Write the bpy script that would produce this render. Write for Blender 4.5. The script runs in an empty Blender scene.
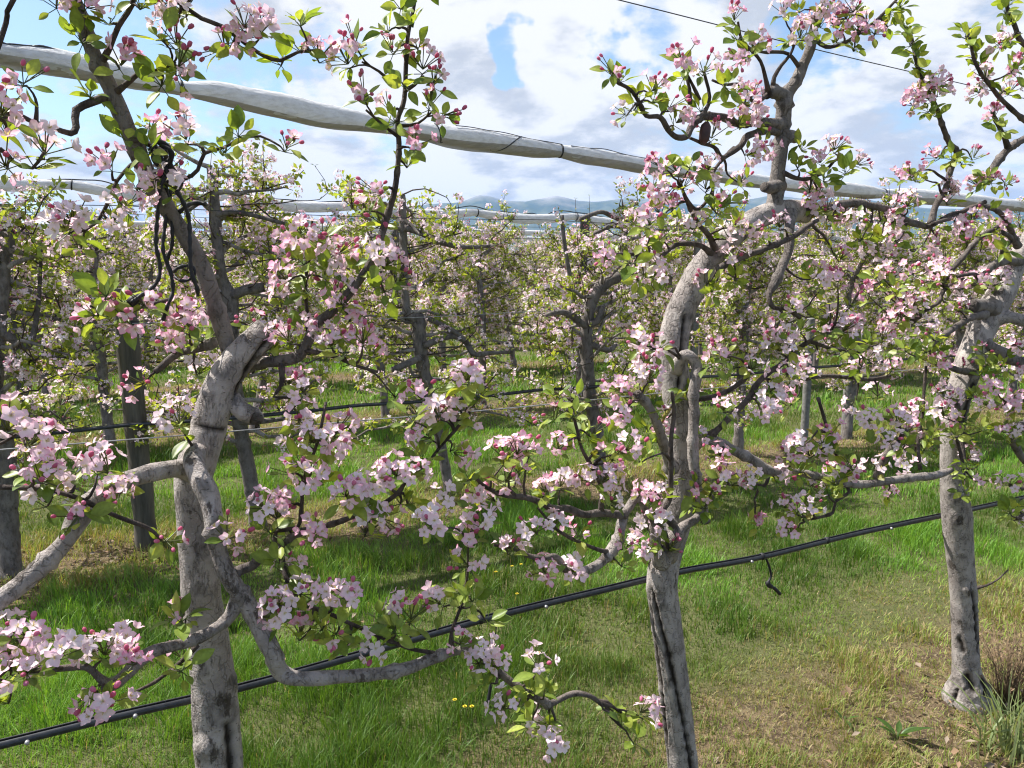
import bpy, math, random
import numpy as np
from mathutils import Vector, Matrix

# ------------------------------------------------------------------ camera, sky, sun, exposure
scene = bpy.context.scene
col = scene.collection
F, CAM_H, PITCH = 773.0, 1.6, math.radians(8.55)

cam_data = bpy.data.cameras.new("camera")
cam_data.sensor_width = 36.0
cam_data.lens = F / 1024 * 36
cam_data.clip_start = 0.05
cam_data.clip_end = 60000
cam = bpy.data.objects.new("camera", cam_data)
col.objects.link(cam)
cam.location = (0, 0, CAM_H)
cam.rotation_euler = (math.radians(90) - PITCH, 0, 0)
scene.camera = cam

SUN_ELEV = math.radians(55)
SUN_AZ = math.radians(-74)            # clockwise from +Y
sun_dir = Vector((math.sin(SUN_AZ) * math.cos(SUN_ELEV), math.cos(SUN_AZ) * math.cos(SUN_ELEV), math.sin(SUN_ELEV)))
sun_data = bpy.data.lights.new("sun", 'SUN')
sun_data.energy = 5.0
sun_data.angle = math.radians(0.6)
sun_data.color = (1.0, 0.955, 0.89)
sun = bpy.data.objects.new("sun", sun_data)
col.objects.link(sun)
sun.location = (-4, 2, 8)
sun.rotation_euler = (-sun_dir).to_track_quat('-Z', 'Y').to_euler()

scene.view_settings.view_transform = 'Standard'
scene.view_settings.look = 'None'
scene.view_settings.exposure = 1.1
scene.view_settings.gamma = 1.0
scene.view_settings.use_curve_mapping = False
scene.cycles.max_bounces = 8
scene.cycles.diffuse_bounces = 4
scene.cycles.transmission_bounces = 4
scene.cycles.glossy_bounces = 2
scene.cycles.transparent_max_bounces = 8
scene.cycles.volume_bounces = 1
scene.cycles.use_denoising = True
scene.cycles.filter_width = 1.15
scene.cycles.sample_clamp_indirect = 6

C0 = np.array([0, 0, CAM_H])
FW = np.array([0, math.cos(PITCH), -math.sin(PITCH)])
UP = np.array([0, math.sin(PITCH), math.cos(PITCH)])
RT = np.array([1.0, 0, 0])


def ray(px, py):
    return FW + RT * (px - 512) / F + UP * (384 - py) / F


def proj(P):
    q = np.asarray(P) - C0
    z = np.maximum(q @ FW, 1e-3)
    return 512 + F * (q @ RT) / z, 384 - F * (q @ UP) / z, z


def N_(nt, kind, **kw):
    n = nt.nodes.new(kind)
    for k, v in kw.items():
        setattr(n, k, v)
    return n


OX, OY = 12.4, 6.1        # where over the valley the cloud deck stands


def build_world():
    w = bpy.data.worlds.new("World")
    scene.world = w
    w.use_nodes = True
    nt = w.node_tree
    nt.nodes.clear()
    L = nt.links.new
    out = N_(nt, 'ShaderNodeOutputWorld')
    bg = N_(nt, 'ShaderNodeBackground')
    bg.inputs['Strength'].default_value = 0.092
    sky = N_(nt, 'ShaderNodeTexSky', sky_type='NISHITA')
    sky.sun_disc = False
    sky.sun_elevation = SUN_ELEV
    sky.sun_rotation = SUN_AZ
    sky.altitude = 300
    sky.air_density = 1.0
    sky.dust_density = 1.2
    sky.ozone_density = 1.2
    tc = N_(nt, 'ShaderNodeTexCoord')
    nrm = N_(nt, 'ShaderNodeVectorMath', operation='NORMALIZE')
    L(tc.outputs['Generated'], nrm.inputs[0])
    sep = N_(nt, 'ShaderNodeSeparateXYZ')
    L(nrm.outputs[0], sep.inputs[0])
    # a flat cloud deck seen in perspective
    zz = N_(nt, 'ShaderNodeMath', operation='MAXIMUM')
    L(sep.outputs['Z'], zz.inputs[0]); zz.inputs[1].default_value = 0.0
    za = N_(nt, 'ShaderNodeMath', operation='ADD')
    L(zz.outputs[0], za.inputs[0]); za.inputs[1].default_value = 0.32
    dx = N_(nt, 'ShaderNodeMath', operation='DIVIDE'); L(sep.outputs['X'], dx.inputs[0]); L(za.outputs[0], dx.inputs[1])
    dy = N_(nt, 'ShaderNodeMath', operation='DIVIDE'); L(sep.outputs['Y'], dy.inputs[0]); L(za.outputs[0], dy.inputs[1])
    cmb = N_(nt, 'ShaderNodeCombineXYZ')
    L(dx.outputs[0], cmb.inputs[0]); L(dy.outputs[0], cmb.inputs[1])

    def noise(scale, detail, rough, off, dist=0.0):
        ad = N_(nt, 'ShaderNodeVectorMath', operation='ADD')
        L(cmb.outputs[0], ad.inputs[0]); ad.inputs[1].default_value = off
        n = N_(nt, 'ShaderNodeTexNoise')
        n.inputs['Scale'].default_value = scale
        n.inputs['Detail'].default_value = detail
        n.inputs['Roughness'].default_value = rough
        n.inputs['Distortion'].default_value = dist
        L(ad.outputs[0], n.inputs['Vector'])
        return n.outputs['Fac']

    def M(op, a, b, clamp=False):
        n = N_(nt, 'ShaderNodeMath', operation=op, use_clamp=clamp)
        for i, v in enumerate((a, b)):
            if isinstance(v, (int, float)):
                n.inputs[i].default_value = v
            else:
                L(v, n.inputs[i])
        return n.outputs[0]

    def smooth(v, lo, hi):
        n = N_(nt, 'ShaderNodeMapRange', interpolation_type='SMOOTHSTEP')
        L(v, n.inputs['Value'])
        n.inputs['From Min'].default_value = lo
        n.inputs['From Max'].default_value = hi
        return n.outputs['Result']

    big = noise(2.3, 10, 0.57, (OX, OY, 0), 0.12)
    cover = big
    hn = N_(nt, 'ShaderNodeTexNoise'); hn.inputs['Scale'].default_value = 9; hn.inputs['Detail'].default_value = 5
    L(nrm.outputs[0], hn.inputs['Vector'])
    hc = N_(nt, 'ShaderNodeVectorMath', operation='SUBTRACT'); L(hn.outputs['Color'], hc.inputs[0]); hc.inputs[1].default_value = (.5, .5, .5)
    hs = N_(nt, 'ShaderNodeVectorMath', operation='SCALE'); L(hc.outputs[0], hs.inputs[0]); hs.inputs['Scale'].default_value = .24
    ha = N_(nt, 'ShaderNodeVectorMath', operation='ADD'); L(nrm.outputs[0], ha.inputs[0]); L(hs.outputs[0], ha.inputs[1])
    warped = N_(nt, 'ShaderNodeVectorMath', operation='NORMALIZE'); L(ha.outputs[0], warped.inputs[0])
    # openings in the deck where the blue shows: directions of their centres, angular radius, depth
    for (px, py, rad, dep) in [(50, 105, 10.5, .17), (165, 25, 5, .12), (20, 30, 5, .14), (503, 36, 2.6, .20), (690, 40, 4.6, .20), (620, 62, 2.6, .14),
                               (805, 60, 3.2, .14), (225, 128, 3.0, .10), (225, 75, 3, .10)]:
        d = ray(px, py); d = d / np.linalg.norm(d)
        dot = N_(nt, 'ShaderNodeVectorMath', operation='DOT_PRODUCT')
        L(warped.outputs[0], dot.inputs[0]); dot.inputs[1].default_value = tuple(d)
        m = smooth(dot.outputs['Value'], math.cos(math.radians(rad)), math.cos(math.radians(rad * .25)))
        cover = M('SUBTRACT', cover, M('MULTIPLY', m, dep))
    # unseen opening added overhead and behind the camera to cut the fill light
    dot = N_(nt, 'ShaderNodeVectorMath', operation='DOT_PRODUCT')
    L(nrm.outputs[0], dot.inputs[0]); dot.inputs[1].default_value = (0.05, -0.55, 0.83)
    cover = M('SUBTRACT', cover, M('MULTIPLY', smooth(dot.outputs['Value'], 0.10, 0.75), .16))
    mask = smooth(cover, 0.31, 0.43)
    # thick parts are grey below, edges turned to the sun are bright
    lit = noise(2.3, 10, 0.57, (OX + .09 * math.sin(SUN_AZ), OY + .09 * math.cos(SUN_AZ), 0), 0.12)
    slope = M('SUBTRACT', lit, big)
    shade = noise(2.6, 8, 0.55, (1.7, 2.2, 4.0), 0.3)
    grey = smooth(M('ADD', shade, M('MULTIPLY', slope, 1.7)), 0.42, 0.70)
    ccol = N_(nt, 'ShaderNodeMix', data_type='RGBA')
    L(grey, ccol.inputs['Factor'])
    ccol.inputs['A'].default_value = (5.25, 5.27, 5.35, 1)
    ccol.inputs['B'].default_value = (3.3, 3.5, 3.85, 1)
    skyg = N_(nt, 'ShaderNodeMix', data_type='RGBA', blend_type='MULTIPLY')
    skyg.inputs['Factor'].default_value = 1
    L(sky.outputs[0], skyg.inputs['A']); skyg.inputs['B'].default_value = (0.98, 1.02, 1.02, 1)
    mix = N_(nt, 'ShaderNodeMix', data_type='RGBA')
    L(mask, mix.inputs['Factor'])
    L(skyg.outputs['Result'], mix.inputs['A']); L(ccol.outputs['Result'], mix.inputs['B'])
    L(mix.outputs['Result'], bg.inputs['Color'])
    L(bg.outputs[0], out.inputs[0])


build_world()

# ------------------------------------------------------------------ rows of the orchard
ROW_AZ = math.radians(62)
D = np.array([math.sin(ROW_AZ), math.cos(ROW_AZ), 0])      # along the rows
NN = np.array([-math.cos(ROW_AZ), math.sin(ROW_AZ), 0])    # across the rows, away from the camera
SP = 3.15                                                  # distance between rows
_r = ray(967, 700)
O1 = C0 + _r * (-CAM_H / _r[2])                            # foot of the third tree of the first row
O1[2] = 0


def RP(px, py, off):
    """the point at that pixel on the vertical sheet 'off' metres behind the first row; and its depth"""
    r = ray(px, py)
    t = ((O1 - C0) @ NN + off) / (r @ NN)
    return C0 + r * t, t


def ALONG(row, s, off=0.0):
    return O1 + D * s + NN * (SP * row + off)


# ------------------------------------------------------------------ helpers
def link(o):
    col.objects.link(o)
    return o


def tag(o, label=None, cat=None, group=None, kind=None):
    for k, v in (('label', label), ('category', cat), ('group', group), ('kind', kind)):
        if v:
            o[k] = v
    return o


def empty(name, loc, rotz=0.0):
    o = bpy.data.objects.new(name, None)
    o.empty_display_size = .1
    o.location = loc
    o.rotation_euler = (0, 0, rotz)
    return link(o)


class MB:
    """collects vertices, faces and a colour per vertex, and makes ONE mesh object of them"""

    def __init__(s):
        s.v, s.c, s.loops, s.tot, s.m, s.n = [], [], [], [], [], 0

    def add(s, V, faces, colour=(1, 1, 1), mat=0):
        V = np.asarray(V, dtype=np.float64).reshape(-1, 3)
        c = np.asarray(colour, dtype=np.float64)
        if c.ndim == 1:
            c = np.tile(c, (len(V), 1))
        s.v.append(V); s.c.append(c)
        for f in faces:
            f = np.asarray(f, dtype=np.int64)
            if len(f) == 0:
                continue
            s.loops.append((f + s.n).ravel())
            s.tot.append(np.full(len(f), f.shape[1], dtype=np.int64))
            s.m.append(np.full(len(f), mat, dtype=np.int64))
        s.n += len(V)

    def mesh(s, name, mats, origin=(0, 0, 0), smooth=True):
        me = bpy.data.meshes.new(name)
        V = np.concatenate(s.v) - np.asarray(origin)
        loops = np.concatenate(s.loops); tot = np.concatenate(s.tot); mi = np.concatenate(s.m)
        me.vertices.add(len(V)); me.vertices.foreach_set('co', V.ravel().astype(np.float32))
        me.loops.add(len(loops)); me.loops.foreach_set('vertex_index', loops.astype(np.int32))
        me.polygons.add(len(tot))
        st = np.concatenate([[0], np.cumsum(tot)[:-1]])
        me.polygons.foreach_set('loop_start', st.astype(np.int32))
        me.polygons.foreach_set('loop_total', tot.astype(np.int32))
        me.polygons.foreach_set('material_index', mi.astype(np.int32))
        me.polygons.foreach_set('use_smooth', np.full(len(tot), smooth))
        a = me.color_attributes.new('Col', 'FLOAT_COLOR', 'POINT')
        c = np.concatenate(s.c)
        a.data.foreach_set('color', np.concatenate([c, np.ones((len(c), 1))], 1).ravel().astype(np.float32))
        me.update(calc_edges=True)
        for m in mats:
            me.materials.append(m)
        return me

    def build(s, name, mats, parent=None, origin=(0, 0, 0), smooth=True):
        o = bpy.data.objects.new(name, s.mesh(name, mats, origin, smooth))
        o.parent = parent
        return link(o)


def unit(v):
    v = np.asarray(v, float)
    return v / (np.linalg.norm(v) + 1e-12)


def frame_z(z, twist=0.0):
    """3x3 matrix whose third column is z"""
    z = unit(z)
    h = np.array([0, 0, 1.0]) if abs(z[2]) < .9 else np.array([1.0, 0, 0])
    x = unit(np.cross(h, z)); y = np.cross(z, x)
    c, s = math.cos(twist), math.sin(twist)
    return np.stack([x * c + y * s, -x * s + y * c, z], 1)


def spline(P, step):
    """Catmull-Rom through rows of P (any number of columns, the first three are a position)"""
    P = np.asarray(P, float)
    if len(P) < 2:
        return P
    Q = np.vstack([2 * P[0] - P[1], P, 2 * P[-1] - P[-2]])
    out = []
    for i in range(1, len(Q) - 2):
        n = max(2, int(math.ceil(np.linalg.norm(Q[i + 1, :3] - Q[i, :3]) / step)))
        t = np.linspace(0, 1, n, endpoint=False)[:, None]
        a, b, c, d = Q[i - 1], Q[i], Q[i + 1], Q[i + 2]
        out.append(.5 * (2 * b + (c - a) * t + (2 * a - 5 * b + 4 * c - d) * t ** 2 + (3 * b - a - 3 * c + d) * t ** 3))
    out.append(P[-1:])
    R = np.vstack(out)
    if P.shape[1] > 3:
        R[:, 3] = np.maximum(R[:, 3], P[:, 3].min() * .8)
    return R


def tube(P, R, sides, cap=True):
    """vertices, faces, ring normals of a tube along P with radii R"""
    P = np.asarray(P, float); R = np.broadcast_to(np.asarray(R, float), (len(P),))
    T = np.gradient(P, axis=0); T /= np.linalg.norm(T, axis=1)[:, None] + 1e-12
    f = frame_z(T[0]); x = f[:, 0]
    ang = np.linspace(0, 2 * math.pi, sides, endpoint=False)
    ca, sa = np.cos(ang), np.sin(ang)
    V = np.empty((len(P), sides, 3)); O = np.empty((len(P), sides, 3))
    for i in range(len(P)):
        x = x - T[i] * (x @ T[i]); x /= np.linalg.norm(x) + 1e-12
        y = np.cross(T[i], x)
        o = ca[:, None] * x + sa[:, None] * y
        O[i] = o; V[i] = P[i] + o * R[i]
    n = len(P)
    i, j = np.meshgrid(np.arange(n - 1), np.arange(sides), indexing='ij')
    a = (i * sides + j).ravel(); b = (i * sides + (j + 1) % sides).ravel()
    quads = np.stack([a, b, b + sides, a + sides], 1)
    V = V.reshape(-1, 3); faces = [quads]
    if cap:
        k = len(V)
        V = np.vstack([V, P[:1], P[-1:]])
        jj = np.arange(sides); j2 = (jj + 1) % sides
        faces.append(np.stack([j2, jj, np.full(sides, k)], 1))
        o = (n - 1) * sides
        faces.append(np.stack([o + jj, o + j2, np.full(sides, k + 1)], 1))
    return V, faces, O.reshape(-1, 3)


_wr = np.random.RandomState(5)
_WK = _wr.normal(size=(9, 3)); _WP = _wr.uniform(0, 6.28, 9)


def wob(P, scale):
    """cheap smooth noise in about -1..1"""
    return np.sin(np.asarray(P) @ (_WK * scale).T + _WP).sum(1) / 4.0


_lat = np.random.RandomState(11).uniform(0, 1, (64, 64))


def vn(x, y, s):
    """value noise of scale s metres, 0..1"""
    x = np.asarray(x) / s; y = np.asarray(y) / s
    i = np.floor(x).astype(int); j = np.floor(y).astype(int)
    u = x - i; v = y - j
    u = u * u * (3 - 2 * u); v = v * v * (3 - 2 * v)
    g = lambda a, b: _lat[a % 64, b % 64]
    return (g(i, j) * (1 - u) + g(i + 1, j) * u) * (1 - v) + (g(i, j + 1) * (1 - u) + g(i + 1, j + 1) * u) * v


def sstep(x, a, b):
    t = np.clip((x - a) / (b - a), 0, 1)
    return t * t * (3 - 2 * t)


# ------------------------------------------------------------------ materials
def new_mat(name):
    m = bpy.data.materials.new(name)
    m.use_nodes = True
    m.node_tree.nodes.clear()
    return m, m.node_tree, m.node_tree.links.new


def mixc(nt, fac, a, b):
    n = N_(nt, 'ShaderNodeMix', data_type='RGBA')
    for s, v in (('Factor', fac), ('A', a), ('B', b)):
        if isinstance(v, (int, float)):
            n.inputs[s].default_value = v
        elif isinstance(v, tuple):
            n.inputs[s].default_value = v if len(v) == 4 else v + (1,)
        else:
            nt.links.new(v, n.inputs[s])
    return n.outputs['Result']


def ramp(nt, v, lo, hi):
    n = N_(nt, 'ShaderNodeMapRange', interpolation_type='SMOOTHSTEP')
    nt.links.new(v, n.inputs['Value'])
    n.inputs['From Min'].default_value = lo
    n.inputs['From Max'].default_value = hi
    return n.outputs['Result']


def noise_n(nt, vec, scale, detail=4, rough=.55):
    n = N_(nt, 'ShaderNodeTexNoise')
    n.inputs['Scale'].default_value = scale
    n.inputs['Detail'].default_value = detail
    n.inputs['Roughness'].default_value = rough
    nt.links.new(vec, n.inputs['Vector'])
    return n.outputs['Fac']


def leafy_mat(name, trans, rough, spec, tint, vary=0.0):
    """thin living tissue: the vertex colour, partly letting light through"""
    m, nt, L = new_mat(name)
    at = N_(nt, 'ShaderNodeAttribute', attribute_name='Col')
    c = at.outputs['Color']
    if vary:
        tcx = N_(nt, 'ShaderNodeTexCoord')
        nz = noise_n(nt, tcx.outputs['Object'], 160, 2)
        d = N_(nt, 'ShaderNodeMix', data_type='RGBA', blend_type='MULTIPLY')
        L(ramp(nt, nz, .3, .7), d.inputs['Factor']); L(c, d.inputs['A'])
        d.inputs['B'].default_value = (1 - vary, 1 - vary, 1 - vary, 1)
        c = d.outputs['Result']
    p = N_(nt, 'ShaderNodeBsdfPrincipled')
    L(c, p.inputs['Base Color'])
    p.inputs['Roughness'].default_value = rough
    p.inputs['Specular IOR Level'].default_value = spec
    t = N_(nt, 'ShaderNodeBsdfTranslucent')
    tm = N_(nt, 'ShaderNodeMix', data_type='RGBA', blend_type='MULTIPLY')
    tm.inputs['Factor'].default_value = 1
    L(c, tm.inputs['A']); tm.inputs['B'].default_value = tint + (1,)
    L(tm.outputs['Result'], t.inputs['Color'])
    mx = N_(nt, 'ShaderNodeMixShader'); mx.inputs[0].default_value = trans
    L(p.outputs[0], mx.inputs[1]); L(t.outputs[0], mx.inputs[2])
    out = N_(nt, 'ShaderNodeOutputMaterial'); L(mx.outputs[0], out.inputs['Surface'])
    return m


M_petal = leafy_mat('petal', .42, .6, .25, (1.0, .93, .96))
M_leaf = leafy_mat('apple_leaf', .45, .42, .45, (1.55, 1.45, .6), .22)
M_grass = leafy_mat('grass_blade', .35, .5, .3, (1.35, 1.25, .6))


def bark_mat():
    m, nt, L = new_mat('apple_bark')
    at = N_(nt, 'ShaderNodeAttribute', attribute_name='Col')
    sp = N_(nt, 'ShaderNodeSeparateColor'); L(at.outputs['Color'], sp.inputs[0])
    tc = N_(nt, 'ShaderNodeTexCoord')
    v = tc.outputs['Object']
    mp = N_(nt, 'ShaderNodeMapping'); L(v, mp.inputs[0]); mp.inputs['Scale'].default_value = (1, 1, .45)
    big = noise_n(nt, v, 11, 6, .6)
    mid = noise_n(nt, mp.outputs[0], 42, 8, .66)
    fine = noise_n(nt, v, 190, 4, .6)
    pat = noise_n(nt, mp.outputs[0], 17, 5, .62)
    c = mixc(nt, ramp(nt, big, .36, .66), (.40, .36, .335), (.245, .215, .20))
    c = mixc(nt, ramp(nt, mid, .46, .78), c, (.17, .148, .135))
    c = mixc(nt, ramp(nt, pat, .60, .65), c, (.095, .08, .07))
    vo = N_(nt, 'ShaderNodeTexVoronoi', feature='DISTANCE_TO_EDGE')
    vo.inputs['Scale'].default_value = 26
    wv = N_(nt, 'ShaderNodeVectorMath', operation='ADD')
    nv = N_(nt, 'ShaderNodeTexNoise'); nv.inputs['Scale'].default_value = 20; L(v, nv.inputs['Vector'])
    sc = N_(nt, 'ShaderNodeVectorMath', operation='SCALE'); L(nv.outputs['Color'], sc.inputs[0]); sc.inputs['Scale'].default_value = .09
    L(mp.outputs[0], wv.inputs[0]); L(sc.outputs[0], wv.inputs[1]); L(wv.outputs[0], vo.inputs['Vector'])
    ck = N_(nt, 'ShaderNodeMath', operation='MULTIPLY')
    inv = N_(nt, 'ShaderNodeMath', operation='SUBTRACT'); inv.inputs[0].default_value = 1
    L(ramp(nt, vo.outputs['Distance'], .0, .045), inv.inputs[1])
    L(inv.outputs[0], ck.inputs[0]); L(ramp(nt, big, .40, .54), ck.inputs[1])
    ckh = N_(nt, 'ShaderNodeMath', operation='MULTIPLY'); L(ck.outputs[0], ckh.inputs[0]); ckh.inputs[1].default_value = .45
    c = mixc(nt, ckh.outputs[0], c, (.07, .058, .05))
    c = mixc(nt, ramp(nt, fine, .56, .72), c, (.34, .315, .295))
    mp2 = N_(nt, 'ShaderNodeMapping'); L(v, mp2.inputs[0]); mp2.inputs['Scale'].default_value = (1, 1, .22)
    fis = noise_n(nt, mp2.outputs[0], 120, 5, .7)
    fisd = N_(nt, 'ShaderNodeMath', operation='ABSOLUTE')
    fs = N_(nt, 'ShaderNodeMath', operation='SUBTRACT'); L(fis, fs.inputs[0]); fs.inputs[1].default_value = .5; L(fs.outputs[0], fisd.inputs[0])
    line = N_(nt, 'ShaderNodeMath', operation='SUBTRACT'); line.inputs[0].default_value = 1; L(ramp(nt, fisd.outputs[0], .0, .022), line.inputs[1])
    lm = N_(nt, 'ShaderNodeMath', operation='MULTIPLY'); L(line.outputs[0], lm.inputs[0]); L(ramp(nt, mid, .46, .60), lm.inputs[1])
    lm2 = N_(nt, 'ShaderNodeMath', operation='MULTIPLY'); L(lm.outputs[0], lm2.inputs[0]); lm2.inputs[1].default_value = .5
    c = mixc(nt, lm2.outputs[0], c, (.06, .05, .044))
    mp3 = N_(nt, 'ShaderNodeMapping'); L(v, mp3.inputs[0]); mp3.inputs['Scale'].default_value = (1, 1, 2.4)
    v3 = N_(nt, 'ShaderNodeTexVoronoi'); v3.inputs['Scale'].default_value = 95; L(mp3.outputs[0], v3.inputs['Vector'])
    sc3 = N_(nt, 'ShaderNodeSeparateColor'); L(v3.outputs['Color'], sc3.inputs[0])
    spot = N_(nt, 'ShaderNodeMath', operation='MULTIPLY'); L(ramp(nt, v3.outputs['Distance'], .30, .16), spot.inputs[0]); L(ramp(nt, sc3.outputs['Red'], .72, .78), spot.inputs[1])
    c = mixc(nt, spot.outputs[0], c, (.115, .098, .088))
    tw = mixc(nt, ramp(nt, mid, .4, .65), (.085, .064, .054), (.042, .031, .027))
    dark_bark = mixc(nt, ramp(nt, mid, .38, .66), (.115, .10, .092), (.058, .05, .045))  # dark bark of upper limbs; also paints crown shade onto the trunks behind
    c = mixc(nt, sp.outputs['Blue'], c, dark_bark)
    c = mixc(nt, sp.outputs['Green'], c, tw)
    c = mixc(nt, sp.outputs['Red'], c, (.022, .017, .014))
    p = N_(nt, 'ShaderNodeBsdfPrincipled'); L(c, p.inputs['Base Color'])
    p.inputs['Roughness'].default_value = .82
    p.inputs['Specular IOR Level'].default_value = .25
    h0 = N_(nt, 'ShaderNodeMath', operation='SUBTRACT'); L(mid, h0.inputs[0]); L(lm2.outputs[0], h0.inputs[1])
    hs = N_(nt, 'ShaderNodeMath', operation='ADD'); L(h0.outputs[0], hs.inputs[0]); L(fine, hs.inputs[1])
    h2 = N_(nt, 'ShaderNodeMath', operation='SUBTRACT'); L(hs.outputs[0], h2.inputs[0]); L(ckh.outputs[0], h2.inputs[1])
    bp = N_(nt, 'ShaderNodeBump'); bp.inputs['Strength'].default_value = .9; bp.inputs['Distance'].default_value = .004
    L(h2.outputs[0], bp.inputs['Height']); L(bp.outputs[0], p.inputs['Normal'])
    out = N_(nt, 'ShaderNodeOutputMaterial'); L(p.outputs[0], out.inputs['Surface'])
    return m


M_bark = bark_mat()


def plain_mat(name, c1, c2, scale, rough=.6, bump=.3, dist=.003, stretch=(1, 1, 1), metal=0.0, spec=.4):
    m, nt, L = new_mat(name)
    tc = N_(nt, 'ShaderNodeTexCoord')
    mp = N_(nt, 'ShaderNodeMapping'); L(tc.outputs['Object'], mp.inputs[0]); mp.inputs['Scale'].default_value = stretch
    n1 = noise_n(nt, mp.outputs[0], scale, 6, .62)
    p = N_(nt, 'ShaderNodeBsdfPrincipled')
    L(mixc(nt, ramp(nt, n1, .32, .68), c1, c2), p.inputs['Base Color'])
    p.inputs['Roughness'].default_value = rough
    p.inputs['Metallic'].default_value = metal
    p.inputs['Specular IOR Level'].default_value = spec
    bp = N_(nt, 'ShaderNodeBump'); bp.inputs['Strength'].default_value = bump; bp.inputs['Distance'].default_value = dist
    L(n1, bp.inputs['Height']); L(bp.outputs[0], p.inputs['Normal'])
    out = N_(nt, 'ShaderNodeOutputMaterial'); L(p.outputs[0], out.inputs['Surface'])
    return m


M_black = plain_mat('black_plastic', (.012, .014, .019), (.03, .034, .042), 60, .38, .2, .001, spec=.5)
M_rubber = plain_mat('black_rubber', (.008, .008, .01), (.02, .02, .024), 120, .6, .4, .002)
M_wire = plain_mat('galvanised_wire', (.25, .25, .26), (.42, .42, .43), 40, .42, .1, .001, metal=.6)
M_post = plain_mat('weathered_wood', (.13, .115, .092), (.055, .05, .04), 26, .85, .8, .006, (1, 1, .12))
M_concrete = plain_mat('grey_concrete', (.21, .205, .195), (.13, .127, .12), 30, .85, .4, .003)
M_brown = plain_mat('brown_plastic', (.07, .028, .024), (.035, .016, .015), 50, .5, .3, .002)
M_yellow = plain_mat('dandelion_yellow', (.62, .50, .03), (.5, .38, .02), 300, .7, .5, .002)


def net_mat():
    """rolled-up hail net: pale plastic mesh, wrinkled along and across, a little light comes through"""
    m, nt, L = new_mat('white_hail_net')
    at = N_(nt, 'ShaderNodeAttribute', attribute_name='Col')
    tc = N_(nt, 'ShaderNodeTexCoord')
    mp = N_(nt, 'ShaderNodeMapping'); L(tc.outputs['Object'], mp.inputs[0])
    mp.inputs['Rotation'].default_value = (0, 0, -math.atan2(D[1], D[0])); mp.inputs['Scale'].default_value = (1.6, 38, 38)
    mp.vector_type = 'TEXTURE' if False else 'POINT'
    n1 = noise_n(nt, mp.outputs[0], 1.0, 5, .6)
    n2 = noise_n(nt, tc.outputs['Object'], 9, 4, .6)
    n3 = noise_n(nt, tc.outputs['Object'], 420, 1, .5)
    c = mixc(nt, ramp(nt, n1, .35, .75), (.76, .775, .80), (.60, .61, .63))
    c = mixc(nt, ramp(nt, n2, .66, .85), c, (.58, .56, .54))
    mm = N_(nt, 'ShaderNodeMix', data_type='RGBA', blend_type='MULTIPLY')
    mm.inputs['Factor'].default_value = 1
    L(c, mm.inputs['A']); L(at.outputs['Color'], mm.inputs['B'])
    c = mm.outputs['Result']
    p = N_(nt, 'ShaderNodeBsdfPrincipled'); L(c, p.inputs['Base Color'])
    p.inputs['Roughness'].default_value = .6
    t = N_(nt, 'ShaderNodeBsdfTranslucent'); L(c, t.inputs['Color'])
    hs = N_(nt, 'ShaderNodeMath', operation='MULTIPLY_ADD'); L(n3, hs.inputs[0]); hs.inputs[1].default_value = .12; L(n1, hs.inputs[2])
    bp = N_(nt, 'ShaderNodeBump'); bp.inputs['Strength'].default_value = .9; bp.inputs['Distance'].default_value = .025
    L(hs.outputs[0], bp.inputs['Height']); L(bp.outputs[0], p.inputs['Normal'])
    mx = N_(nt, 'ShaderNodeMixShader'); mx.inputs[0].default_value = .34
    L(p.outputs[0], mx.inputs[1]); L(t.outputs[0], mx.inputs[2])
    out = N_(nt, 'ShaderNodeOutputMaterial'); L(mx.outputs[0], out.inputs['Surface'])
    return m


M_net = net_mat()


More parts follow.
